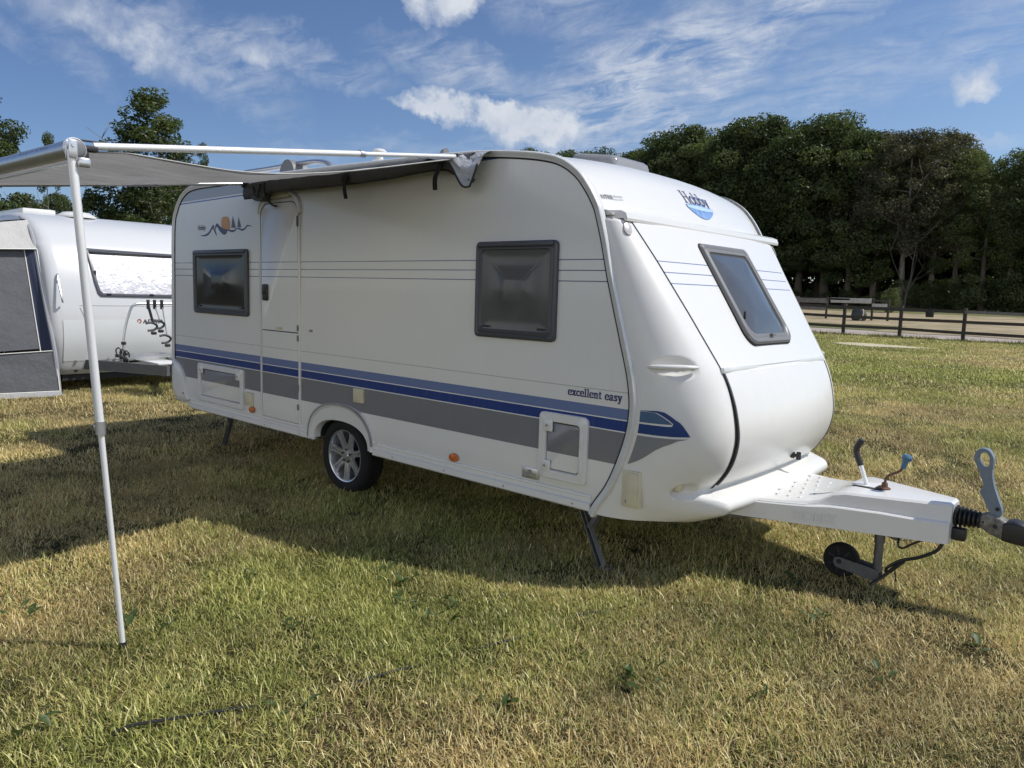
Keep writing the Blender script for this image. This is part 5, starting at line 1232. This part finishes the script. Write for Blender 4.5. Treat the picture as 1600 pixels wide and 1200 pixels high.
def trunk_mesh(name, h, r0, limbs, seed, mat, low=.35):
    r = random.Random(seed); mb = MB(); top = Vector((r.uniform(-.4, .4), r.uniform(-.4, .4), h * .86)); pts = [(0, 0, -.2)]
    for k in range(1, 7): pts.append((top.x * k / 6 + r.uniform(-.15, .15), top.y * k / 6 + r.uniform(-.15, .15), h * .86 * k / 6))
    mb.tube(pts, [r0 * (1 - .85 * k / 6) * (1.25 if k == 0 else 1) for k in range(7)], 8); ends = []
    for i in range(limbs):
        z = h * (low + (.80 - low) * i / limbs); a = i * 2.4 + r.uniform(-.4, .4); L_ = h * .26 * r.uniform(.7, 1.1) * (1 - .4 * (z / h)); b = Vector((top.x * z / h, top.y * z / h, z)); e = b + Vector((math.cos(a) * L_, math.sin(a) * L_, L_ * r.uniform(.3, .8))); m_ = b.lerp(e, .5) + Vector((0, 0, -.08 * L_))
        rr = r0 * .38 * (1 - .5 * z / h); mb.tube([b, m_, e], [rr, rr * .6, rr * .2], 6); ends.append(e)
        for q in range(2):
            e2 = e + Vector((r.uniform(-1, 1), r.uniform(-1, 1), r.uniform(.2, 1))) * L_ * .4; mb.tube([m_.lerp(e, .6), e2], [rr * .35, rr * .1], 5)
    bmesh.ops.recalc_face_normals(mb.bm, faces=mb.bm.faces); me = bpy.data.meshes.new(name); mb.bm.to_mesh(me); mb.bm.free(); me.polygons.foreach_set('use_smooth', [True] * len(me.polygons)); me.materials.append(mat); return me
def crown_clumps(h, rx, lo, seed, n, cs, conic=0.):
    r = np.random.default_rng(seed); out = []
    for _ in range(n):
        t = r.uniform(0, 1) ** .85; z = lo + (h - lo) * t; prof = math.sin(math.pi * min(1, (t * .86 + .12))) ** .6 * (1 - conic * t); a = r.uniform(0, 2 * math.pi); q = r.uniform(.25, 1.0) ** .5
        out.append((rx * prof * q * math.cos(a), rx * prof * q * math.sin(a), z, cs * r.uniform(.6, 1.25)))
    return out
KIND = {}
def kind(key, h, rx, lo, seed, ncl, cs, nleaf, size, mat, bark, r0, limbs=9, conic=0., shape=1.):
    KIND[key] = (leaves_mesh(key + '_leaves', crown_clumps(h, rx, lo, seed, ncl, cs, conic), nleaf, size, seed, mat, shape), trunk_mesh(key + '_trunk', h, r0, limbs, seed, bark, .3 if lo < h * .35 else .45))
kind('beech_a', 18, 5.2, 3.6, 1, 95, 1.55, 36000, .15, M['leaf'], M['bark'], .42)
kind('beech_b', 18, 4.8, 2.6, 2, 110, 1.35, 36000, .15, M['leaf'], M['bark'], .38)
kind('beech_c', 18, 5.6, 5.0, 3, 90, 1.6, 34000, .155, M['leaf'], M['bark'], .45)
kind('dusky', 18, 5.4, 6.0, 4, 130, 1.15, 24000, .13, M['leafbrown'], M['barkpale'], .32, 12)
kind('ash', 18, 4.6, 1.0, 5, 85, 1.25, 22000, .14, M['leafbirch'], M['bark'], .35)
kind('birch', 12, 2.6, 1.5, 6, 75, .62, 15000, .085, M['leafbirch'], M['barkpale'], .16, 10, .45, 1.3)
kind('bushy', 6, 2.4, .2, 8, 60, .75, 9000, .10, M['leaf'], M['bark'], .12, 6)
kind('hedge', 4, 1.9, .1, 9, 45, .75, 7000, .10, M['leafbirch'], M['bark'], .10, 5)
def tree(key, x, y, h, label, cat, group, rz=None, name='tree', wide=1.):
    base = {'beech_a': 18, 'beech_b': 18, 'beech_c': 18, 'dusky': 18, 'ash': 18, 'birch': 12, 'bushy': 6, 'hedge': 4}[key]; s = h / base
    e = empty(name, (x, y, ground_z(x, y)), random.uniform(0, 6.28) if rz is None else rz); e.scale = (s * wide, s * wide, s)
    tag(e, label, cat, group)
    for nm, me in (('crown', KIND[key][0]), ('trunk', KIND[key][1])):
        o = bpy.data.objects.new(nm, me); col.objects.link(o); o.parent = e
    return e
random.seed(21)
wood = 'trees of the wood beyond the fence'
front_row = [  # px column in the photo, distance y, height, kind
 (830, 90, 19.5, 'beech_b'), (880, 86, 19.6, 'beech_a'), (925, 83, 19.0, 'beech_c'), (965, 80, 18.2, 'beech_b'), (1005, 79, 18.8, 'beech_a'), (1045, 78, 19.4, 'beech_c'),
 (1085, 77, 20.2, 'beech_b'), (1125, 75, 19.6, 'beech_a'), (1165, 74, 19.6, 'beech_c'), (1205, 74, 19.8, 'beech_b'), (1245, 73, 19.6, 'beech_a'), (1285, 73, 19.0, 'beech_c'),
 (1322, 72, 18.6, 'beech_b'), (1362, 74, 17.8, 'dusky'), (1405, 71, 16.8, 'dusky'), (1448, 74, 16.6, 'dusky'), (1490, 72, 14.4, 'ash'), (1532, 70, 12.6, 'ash'), (1575, 71, 14.2, 'ash'), (1618, 70, 15.5, 'ash'), (1660, 71, 16, 'beech_b')]
looks = {'beech_a': 'dense dark beech at the wood edge', 'beech_b': 'bushy beech with low branches at the wood edge', 'beech_c': 'broad beech with a bare lower trunk at the wood edge',
         'dusky': 'half-bare brownish tree with pale branches at the wood edge', 'ash': 'loose light green tree at the wood edge'}
TOPS = [(820, 232), (880, 222), (930, 226), (965, 232), (1000, 216), (1040, 206), (1085, 198), (1125, 190), (1165, 187), (1205, 186), (1245, 182), (1290, 186), (1340, 198), (1400, 206), (1450, 206), (1475, 212), (1500, 236), (1530, 250), (1560, 236), (1600, 226), (1660, 222)]   # skyline of the wood
def colx(px, y):                                                    # x of a photo column at depth y (level ground)
    d = pix(px, 480); t = (y - CAM.y) / d.y; return CAM.x + d.x * t
ords = ['first', 'second', 'third', 'fourth', 'fifth', 'sixth', 'seventh', 'eighth', 'ninth', 'tenth', 'eleventh', 'twelfth', 'thirteenth', 'fourteenth', 'fifteenth', 'sixteenth', 'seventeenth', 'eighteenth', 'nineteenth', 'twentieth', 'last']
for i, (px, y, h, k) in enumerate(front_row):
    d_ = pix(px, float(np.interp(px, [a for a, b in TOPS], [b for a, b in TOPS])) + random.choice([0, 3, 8, 14])); h = CAM.z + d_.z * (y - CAM.y) / d_.y - ground_z(0, y)
    tree(k, colx(px, y), y, h * .975, looks[k] + ', ' + ords[i] + ' from the left', 'tree', wood)
for row, (dy, hh) in enumerate(((8, 1.0), (15, 1.0))):
    for px in range(815 + row * 18, 1660, 46):
        y = 74 + dy + random.uniform(-1, 1) + max(0, (1100 - px) * .035); far = (y + 4) / 78.5
        d_ = pix(px, float(np.interp(px, [a for a, b in TOPS], [b for a, b in TOPS])) + 12); hmax = (CAM.z + d_.z * (y - CAM.y) / d_.y - ground_z(0, y)) / far
        k = random.choice(['beech_a', 'beech_b', 'beech_c'])
        tree(k, colx(px, y), y, hmax * far * random.uniform(.88, .95), 'tall dark tree deep inside the wood', 'tree', 'trees inside the wood')
# undergrowth along the wood edge
for i, px in enumerate(range(1190, 1640, 30)):
    y = 69.5 + random.uniform(-.6, .6); h_ = random.uniform(1.5, 3.2) if px > 1380 else random.uniform(1.0, 1.7)
    tree('hedge' if random.random() < .5 else 'bushy', colx(px, y), y + 2, h_, 'low leafy bush at the foot of the wood, ' + ords[i] + ' from the left', 'bush', 'bushes under the wood edge', name='bush')
tree('hedge', colx(1393, 60), 60, 1.9, 'grey green shrub alone in front of the wood', 'shrub', None, name='shrub', wide=.8)
me_ = leaves_mesh('thicket', [(colx(px, 100), 100 + random.uniform(-2, 2), ground_z(0, 100) + z_, 2.6) for px in range(780, 1700, 14) for z_ in (1.2, 4., 7.)], 60000, .34, 77, M['leaf'])
o = bpy.data.objects.new('thicket', me_); col.objects.link(o); tag(o, 'dark undergrowth deep inside the wood', 'undergrowth', kind='stuff')
# bare branching tree in front of the dusky ones
def bare(x, y, h, seed):
    r = random.Random(seed); mb = MB()
    def grow(p, d, L_, rad, depth):
        pts = [p]; q = Vector(p); dd = Vector(d)
        for k in range(4):
            dd = (dd + Vector((r.uniform(-.3, .3), r.uniform(-.3, .3), r.uniform(-.05, .2))) * .55).normalized(); q = q + dd * L_ / 4; pts.append(tuple(q))
        mb.tube(pts, [rad * (1 - .18 * k) for k in range(5)], 5 if depth else 8)
        if depth < 4:
            for k in range(3 if depth else 5):
                b = Vector(pts[r.choice([2, 3, 4]) if depth else r.choice([1, 2, 3, 4])]); nd = (dd + Vector((r.uniform(-1, 1), r.uniform(-1, 1), r.uniform(-.1, .8))) * .9).normalized(); grow(tuple(b), nd, L_ * r.uniform(.5, .75), rad * .5, depth + 1)
    g0 = ground_z(x, y); e = empty('bare_tree', (x, y, g0)); tag(e, 'leafless tree with pale forked branches in front of the dark wood', 'tree')
    grow((x, y, g0), (0, 0, 1), h * .5, .12, 0); mb.build('branches', M['bark'], e, smooth=60); return e
bare(colx(1412, 68), 68, 11.5, 5)
# trees behind the second caravan
tree('birch', -35, 14.9, 11.7, 'tall slender birch rising over the awning', 'tree', None, name='birch_tree', rz=.6, wide=1.45)
tree('birch', -38, 19.2, 9.9, 'thin birch top just right of the tall birch', 'tree', None, name='birch_tree', rz=2.2, wide=.45)
tree('beech_b', -35, 6.2, 10.3, 'big dense tree at the left edge above the awning', 'tree', None, name='broadleaf_tree', rz=1., wide=1.05)
tree('birch', -33, 9.15, 8.4, 'small tree leaning beside the big left tree', 'tree', None, name='birch_tree', rz=3.5, wide=.5)
for i, (x, y, h_) in enumerate(sorted([(-36, 10.6, 5.7), (-37, 12.3, 6.0), (-36, 14.0, 6.4), (-37, 15.6, 7.4), (-36, 17.2, 7.4), (-38, 19.0, 6.8), (-36, 9.0, 5.6), (-35, 7.0, 5.4), (-36, 4.5, 6), (-40, 21, 7)], key=lambda q: (q[1] - CAM.y) / (CAM.x - q[0]))):
    tree('bushy', x, y, h_, 'dark green hedge tree behind the second caravan, ' + ords[i] + ' from the left', 'tree', 'hedge trees behind the second caravan', name='hedge_tree', wide=.85)

# ================================================================ grass
def vnoise(x, y, s, seed):                                          # smooth value noise
    r = np.random.default_rng(seed); T = r.uniform(0, 1, (64, 64)); X_ = x / s + 1000; Y_ = y / s + 1000
    xi = np.floor(X_).astype(int); yi = np.floor(Y_).astype(int); fx = X_ - xi; fy = Y_ - yi; fx = fx * fx * (3 - 2 * fx); fy = fy * fy * (3 - 2 * fy)
    g_ = lambda a, b: T[a % 64, b % 64]
    return (g_(xi, yi) * (1 - fx) + g_(xi + 1, yi) * fx) * (1 - fy) + (g_(xi, yi + 1) * (1 - fx) + g_(xi + 1, yi + 1) * fx) * fy
def dryness(x, y):
    n = .45 * vnoise(x, y, 1.3, 1) + .3 * vnoise(x, y, .45, 2) + .25 * vnoise(x, y, .2, 3)
    big = vnoise(x, y, 5.0, 4)
    return n * .75 + big * .25
def patch_mesh(name, n, rad, hmin, hmax, wid, seed, lie=.5):
    r = np.random.default_rng(seed); a = r.uniform(0, 2 * np.pi, n); q = rad * np.sqrt(r.uniform(0, 1, n)); base = np.stack([q * np.cos(a), q * np.sin(a), np.full(n, -.004)], -1)
    h = r.uniform(hmin, hmax, n) * r.uniform(.5, 1, n); az = r.uniform(0, 2 * np.pi, n); lean = np.abs(r.normal(0, lie, n)) + .1; lean = np.minimum(lean, 1.45); bend = r.uniform(.1, .8, n)
    d = np.stack([np.cos(az), np.sin(az), np.zeros(n)], -1); side = np.stack([-np.sin(az + r.uniform(-.9, .9, n)), np.cos(az), np.zeros(n)], -1); w = wid * r.uniform(.5, 1.2, n)
    V = []; p = base.copy()
    for k, wk in enumerate((1.0, .85, .55)):
        V += [p - side * (w * wk / 2)[:, None], p + side * (w * wk / 2)[:, None]]
        th = lean + bend * k * .55; p = p + (d * np.sin(th)[:, None] + np.array([0, 0, 1]) * np.cos(th)[:, None]) * (h / 3)[:, None]
    V.append(p); v = np.stack(V, 1).reshape(-1, 3); i0 = np.arange(n) * 7
    f1 = np.stack([i0, i0 + 1, i0 + 3, i0 + 2], -1); f2 = np.stack([i0 + 2, i0 + 3, i0 + 5, i0 + 4], -1); f3 = np.stack([i0 + 4, i0 + 5, i0 + 6], -1)
    me = bpy.data.meshes.new(name); me.from_pydata(v.tolist(), [], f1.tolist() + f2.tolist() + f3.tolist())
    at = me.attributes.new('rnd', 'FLOAT', 'POINT'); at.data.foreach_set('value', np.repeat(r.uniform(0, 1, n), 7).astype(np.float32))
    return me
def grassmat():
    m = bpy.data.materials.new('grass_blades'); m.use_nodes = True; t = m.node_tree; t.nodes.clear(); gg = G(t)
    at = gg.n('ShaderNodeAttribute', attribute_name='rnd'); dr = gg.n('ShaderNodeAttribute', attribute_name='dry', attribute_type='INSTANCER')
    key = gg.m('ADD', gg.m('MULTIPLY', gg.m('SUBTRACT', dr.outputs['Fac'], .43), 3.6), at.outputs['Fac'])
    rnd2 = gg.m('FRACT', gg.m('MULTIPLY', at.outputs['Fac'], 17.3))
    green = gg.ramp(rnd2, [(0, (.12, .16, .035)), (.4, (.33, .36, .085)), (.75, (.60, .59, .18)), (1, (.82, .76, .32))])
    straw = gg.ramp(rnd2, [(0, (.33, .22, .10)), (.35, (.66, .50, .21)), (.7, (.88, .73, .34)), (1, (.97, .87, .50))])
    c = gg.mix(gg.m('MULTIPLY', gg.m('SUBTRACT', key, .36), 6, clamp=True), green, straw)
    lm = gg.n('ShaderNodeAttribute', attribute_name='lum', attribute_type='INSTANCER'); cx_ = gg.n('ShaderNodeCombineXYZ')
    for k in range(3): gg.l(lm.outputs['Fac'], cx_.inputs[k])
    c = gg.mix(1.0, c, cx_.outputs[0], 'MULTIPLY')
    d = gg.n('ShaderNodeBsdfDiffuse'); gg.l(c, d.inputs[0]); tl = gg.n('ShaderNodeBsdfTranslucent'); gg.l(c, tl.inputs[0]); gl = gg.n('ShaderNodeBsdfGlossy'); gl.inputs['Roughness'].default_value = .4; gl.inputs[0].default_value = (.7, .7, .6, 1)
    m1 = gg.n('ShaderNodeMixShader'); m1.inputs[0].default_value = .40; gg.l(d.outputs[0], m1.inputs[1]); gg.l(tl.outputs[0], m1.inputs[2])
    m2 = gg.n('ShaderNodeMixShader'); m2.inputs[0].default_value = .05; gg.l(m1.outputs[0], m2.inputs[1]); gg.l(gl.outputs[0], m2.inputs[2])
    out = gg.n('ShaderNodeOutputMaterial'); gg.l(m2.outputs[0], out.inputs[0]); return m
M['blades'] = grassmat()
src = bpy.data.collections.new('grass_sources')                     # never linked to the scene
def source(me):
    me.materials.append(M['blades']); o = bpy.data.objects.new(me.name, me); src.objects.link(o); return o
near = [source(patch_mesh('a_tuft_%d' % k, 280, .17, .018, .064, .0036, 50 + k, 1.0)) for k in range(5)]
flat = [source(patch_mesh('b_thatch_%d' % k, 270, .17, .026, .070, .0035, 60 + k, 1.35)) for k in range(3)]
fencep = [source(patch_mesh('d_fence_tuft', 60, .30, .08, .26, .014, 90, .3))]
farp = [source(patch_mesh('c_far_%d' % k, 230, .45, .03, .075, .012, 70 + k, .9)) for k in range(4)]
def in_view(x, y, z=0., m=.06):
    P = np.stack([x - CAM.x, y - CAM.y, np.full_like(x, z - CAM.z)], -1); r = P @ np.array(ax_r); u = P @ np.array(ax_u); f = P @ np.array(ax_f)
    return (f > .3) & (np.abs(r / f) < 800 / 1178 + m) & (u / f > -600 / 1178 - .22), f
def scatter(name, xr, yr, dens, dmin, dmax, nsrc, objs, seed, smin=.75, smax=1.25, thatch=None):
    r = np.random.default_rng(seed); n = int((xr[1] - xr[0]) * (yr[1] - yr[0]) * dens); x = r.uniform(*xr, n); y = r.uniform(*yr, n)
    ok, f = in_view(x, y); dist = np.hypot(x - CAM.x, y - CAM.y); ok &= (dist > dmin) & (dist < dmax) & (y < 30.4)
    ok &= ~(((x - .45) / 1.5) ** 2 + ((y - 24) / .72) ** 2 < 1)
    x, y = x[ok], y[ok]; n = len(x); dr = dryness(x, y) - .15 * np.clip((np.hypot(x - CAM.x, y - CAM.y) - 8) / 14, 0, 1)
    keep = r.uniform(0, 1, n) > np.clip((dr - .60) * 2.2, 0, .55); x, y, dr = x[keep], y[keep], dr[keep]; n = len(x)
    z = .014 * np.maximum(0, y - 4)
    if thatch is not None: idx = np.where(r.uniform(0, 1, n) < np.clip((dr - .36) * 3.5, .25, .95), r.integers(thatch[0], thatch[1], n), r.integers(nsrc[0], nsrc[1], n))
    else: idx = r.integers(nsrc[0], nsrc[1], n)
    sc = r.uniform(smin, smax, n) * (1.15 - .5 * np.clip((dr - .45) * 2, 0, 1)) * (.6 + .8 * vnoise(x, y, .22, 9))
    me = bpy.data.meshes.new(name); me.vertices.add(n); me.vertices.foreach_set('co', np.stack([x, y, z], -1).ravel().astype(np.float32))
    for an, typ, val in (('dry', 'FLOAT', dr), ('lum', 'FLOAT', np.clip(.55 + .75 * vnoise(x, y, .28, 21) * (.6 + .8 * vnoise(x, y, .9, 22)) + r.uniform(-.12, .25, n), .35, 1.15)), ('rot', 'FLOAT', r.uniform(0, 6.283, n)), ('scl', 'FLOAT', sc)):
        a = me.attributes.new(an, typ, 'POINT'); a.data.foreach_set('value', val.astype(np.float32))
    a = me.attributes.new('idx', 'INT', 'POINT'); a.data.foreach_set('value', idx.astype(np.int32))
    return me, n
ng = bpy.data.node_groups.new('scatter_grass', 'GeometryNodeTree')
ng.interface.new_socket('Geometry', in_out='INPUT', socket_type='NodeSocketGeometry'); ng.interface.new_socket('Geometry', in_out='OUTPUT', socket_type='NodeSocketGeometry')
gi = ng.nodes.new('NodeGroupInput'); go = ng.nodes.new('NodeGroupOutput'); iop = ng.nodes.new('GeometryNodeInstanceOnPoints'); ci = ng.nodes.new('GeometryNodeCollectionInfo')
ci.inputs[0].default_value = src; ci.inputs['Separate Children'].default_value = True; ci.inputs['Reset Children'].default_value = True
def na(nm, typ):
    q = ng.nodes.new('GeometryNodeInputNamedAttribute'); q.data_type = typ; q.inputs[0].default_value = nm; return q.outputs[0]
rx = ng.nodes.new('ShaderNodeCombineXYZ'); ng.links.new(na('rot', 'FLOAT'), rx.inputs[2]); sx = ng.nodes.new('ShaderNodeCombineXYZ'); sv = na('scl', 'FLOAT')
for k in range(3): ng.links.new(sv, sx.inputs[k])
m2p = ng.nodes.new('GeometryNodeMeshToPoints'); ng.links.new(gi.outputs[0], m2p.inputs[0]); ng.links.new(m2p.outputs[0], iop.inputs['Points']); ng.links.new(ci.outputs[0], iop.inputs['Instance'])
iop.inputs['Pick Instance'].default_value = True; ng.links.new(na('idx', 'INT'), iop.inputs['Instance Index'])
ng.links.new(rx.outputs[0], iop.inputs['Rotation']); ng.links.new(sx.outputs[0], iop.inputs['Scale']); ng.links.new(iop.outputs[0], go.inputs[0])
def lay(name, me):
    o = bpy.data.objects.new(name, me); col.objects.link(o); md = o.modifiers.new('scatter', 'NODES'); md.node_group = ng; tag(o, kind='stuff'); return o
# source order in the collection is alphabetical: tufts 0-4, thatch 5-7, far 8-11
me, n1 = scatter('grass_near', (-6, 12), (-4.5, 9), 95, .8, 8.0, (0, 5), None, 1, thatch=(5, 8)); o = lay('grass', me); o['label'] = 'short dry grass of the field around the caravan'; o['category'] = 'grass'
me, n2 = scatter('grass_middle', (-14, 20), (-4.5, 16), 30, 8.0, 16, (0, 5), None, 2, 1.1, 1.7, thatch=(5, 8)); o = lay('grass', me); o['label'] = 'mown grass farther out around the second caravan'; o['category'] = 'grass'
me, n3 = scatter('grass_far', (-30, 30), (-6, 30.6), 8.5, 14.5, 52, (8, 12), None, 3, .9, 1.5); o = lay('grass', me); o['label'] = 'green and yellow field reaching to the timber fence'; o['category'] = 'grass'
print('instances', n1, n2, n3)
# taller tufts along the fence foot and the far verges
rf = np.random.default_rng(8); nf = 260; fx = rf.uniform(-11, 12, nf); fy = rf.normal(29.75, .28, nf)
mf = bpy.data.meshes.new('fence_grass'); mf.vertices.add(nf); mf.vertices.foreach_set('co', np.stack([fx, fy, .014 * (fy - 4)], -1).ravel().astype(np.float32))
for an, typ, val in (('dry', 'FLOAT', rf.uniform(.2, .45, nf)), ('lum', 'FLOAT', rf.uniform(.35, .7, nf)), ('rot', 'FLOAT', rf.uniform(0, 6.28, nf)), ('scl', 'FLOAT', rf.uniform(.5, 1.2, nf))): mf.attributes.new(an, typ, 'POINT').data.foreach_set('value', val.astype(np.float32))
mf.attributes.new('idx', 'INT', 'POINT').data.foreach_set('value', np.full(nf, 12, np.int32))
o = lay('tall_grass', mf); o['label'] = 'taller green grass along the foot of the timber fence'; o['category'] = 'grass'
# broad-leaved weeds
def weeds():
    r = random.Random(4); mb = MB(); spots = [(4.75, -.93), (4.96, -.95), (5.31, -.95), (5.15, -1.05), (4.97, -1.68), (6.55, -.85), (6.44, -.94), (4.56, -2.2), (6.6, .75), (4.4, -2.3), (5.45, -1.15), (7.3, -.1), (6.9, .35), (5.6, -2.1), (3.3, -3.0), (3.9, -2.6), (7.0, -.7), (6.2, -1.5), (4.2, -1.5), (5.05, -2.9), (7.6, .6), (8.2, .7)]
    for (x, y) in spots:
        for k in range(r.randint(3, 6)):
            a = r.uniform(0, 6.28); L_ = r.uniform(.05, .10); w_ = L_ * r.uniform(.12, .24); up = r.uniform(.4, 1.8); o = Vector((x + r.uniform(-.07, .07), y + r.uniform(-.07, .07), .015)); d = Vector((math.cos(a), math.sin(a), up)).normalized(); s_ = Vector((-math.sin(a), math.cos(a), 0))
            pts = []
            for t, ww in ((0, .15), (.25, .7), (.55, 1.), (.8, .65), (1, .05)):
                c = o + d * L_ * t + Vector((0, 0, -.03 * t * t)); pts.append([tuple(c - s_ * w_ * ww + Vector((0, 0, .006))), tuple(c), tuple(c + s_ * w_ * ww + Vector((0, 0, .006)))])
            mb.grid(pts)
    o = mb.build('weeds', leafmat('weed_leaf', (.055, .085, .028), (.075, .11, .038), (.10, .14, .05)), None, smooth=60)
    for pn in ('rnd',): 
        at = o.data.attributes.new(pn, 'FLOAT', 'POINT'); at.data.foreach_set('value', np.random.default_rng(3).uniform(0, 1, len(o.data.vertices)).astype(np.float32))
    tag(o, 'broad dark green weed leaves scattered in the dry grass', 'weeds', kind='stuff')
weeds()
# cable lying in the grass
cpts = [(6.95, 1.0, .02), (6.83, .9, -.004), (6.5, .45, -.012), (6.2, .05, -.01), (6.0, -.35, .004), (5.93, -.52, .022), (5.88, -.75, .0), (5.86, -.98, .012), (5.82, -1.15, .018), (5.79, -1.28, .004), (5.74, -1.42, -.006), (5.70, -1.58, .016), (5.66, -1.76, .018), (5.6, -1.92, -.004), (5.52, -2.12, -.006), (5.47, -2.27, .016), (5.38, -2.49, .028), (5.31, -2.63, .026), (5.26, -2.74, -.008), (5.1, -3.1, -.02)]
mb = MB(); mb.tube(catmull([(x, y, z - .006) for x, y, z in cpts], 6), .0062, 8); tag(mb.build('cable', M['black'], None), 'thin black cable lying half buried in the dry grass', 'cable')
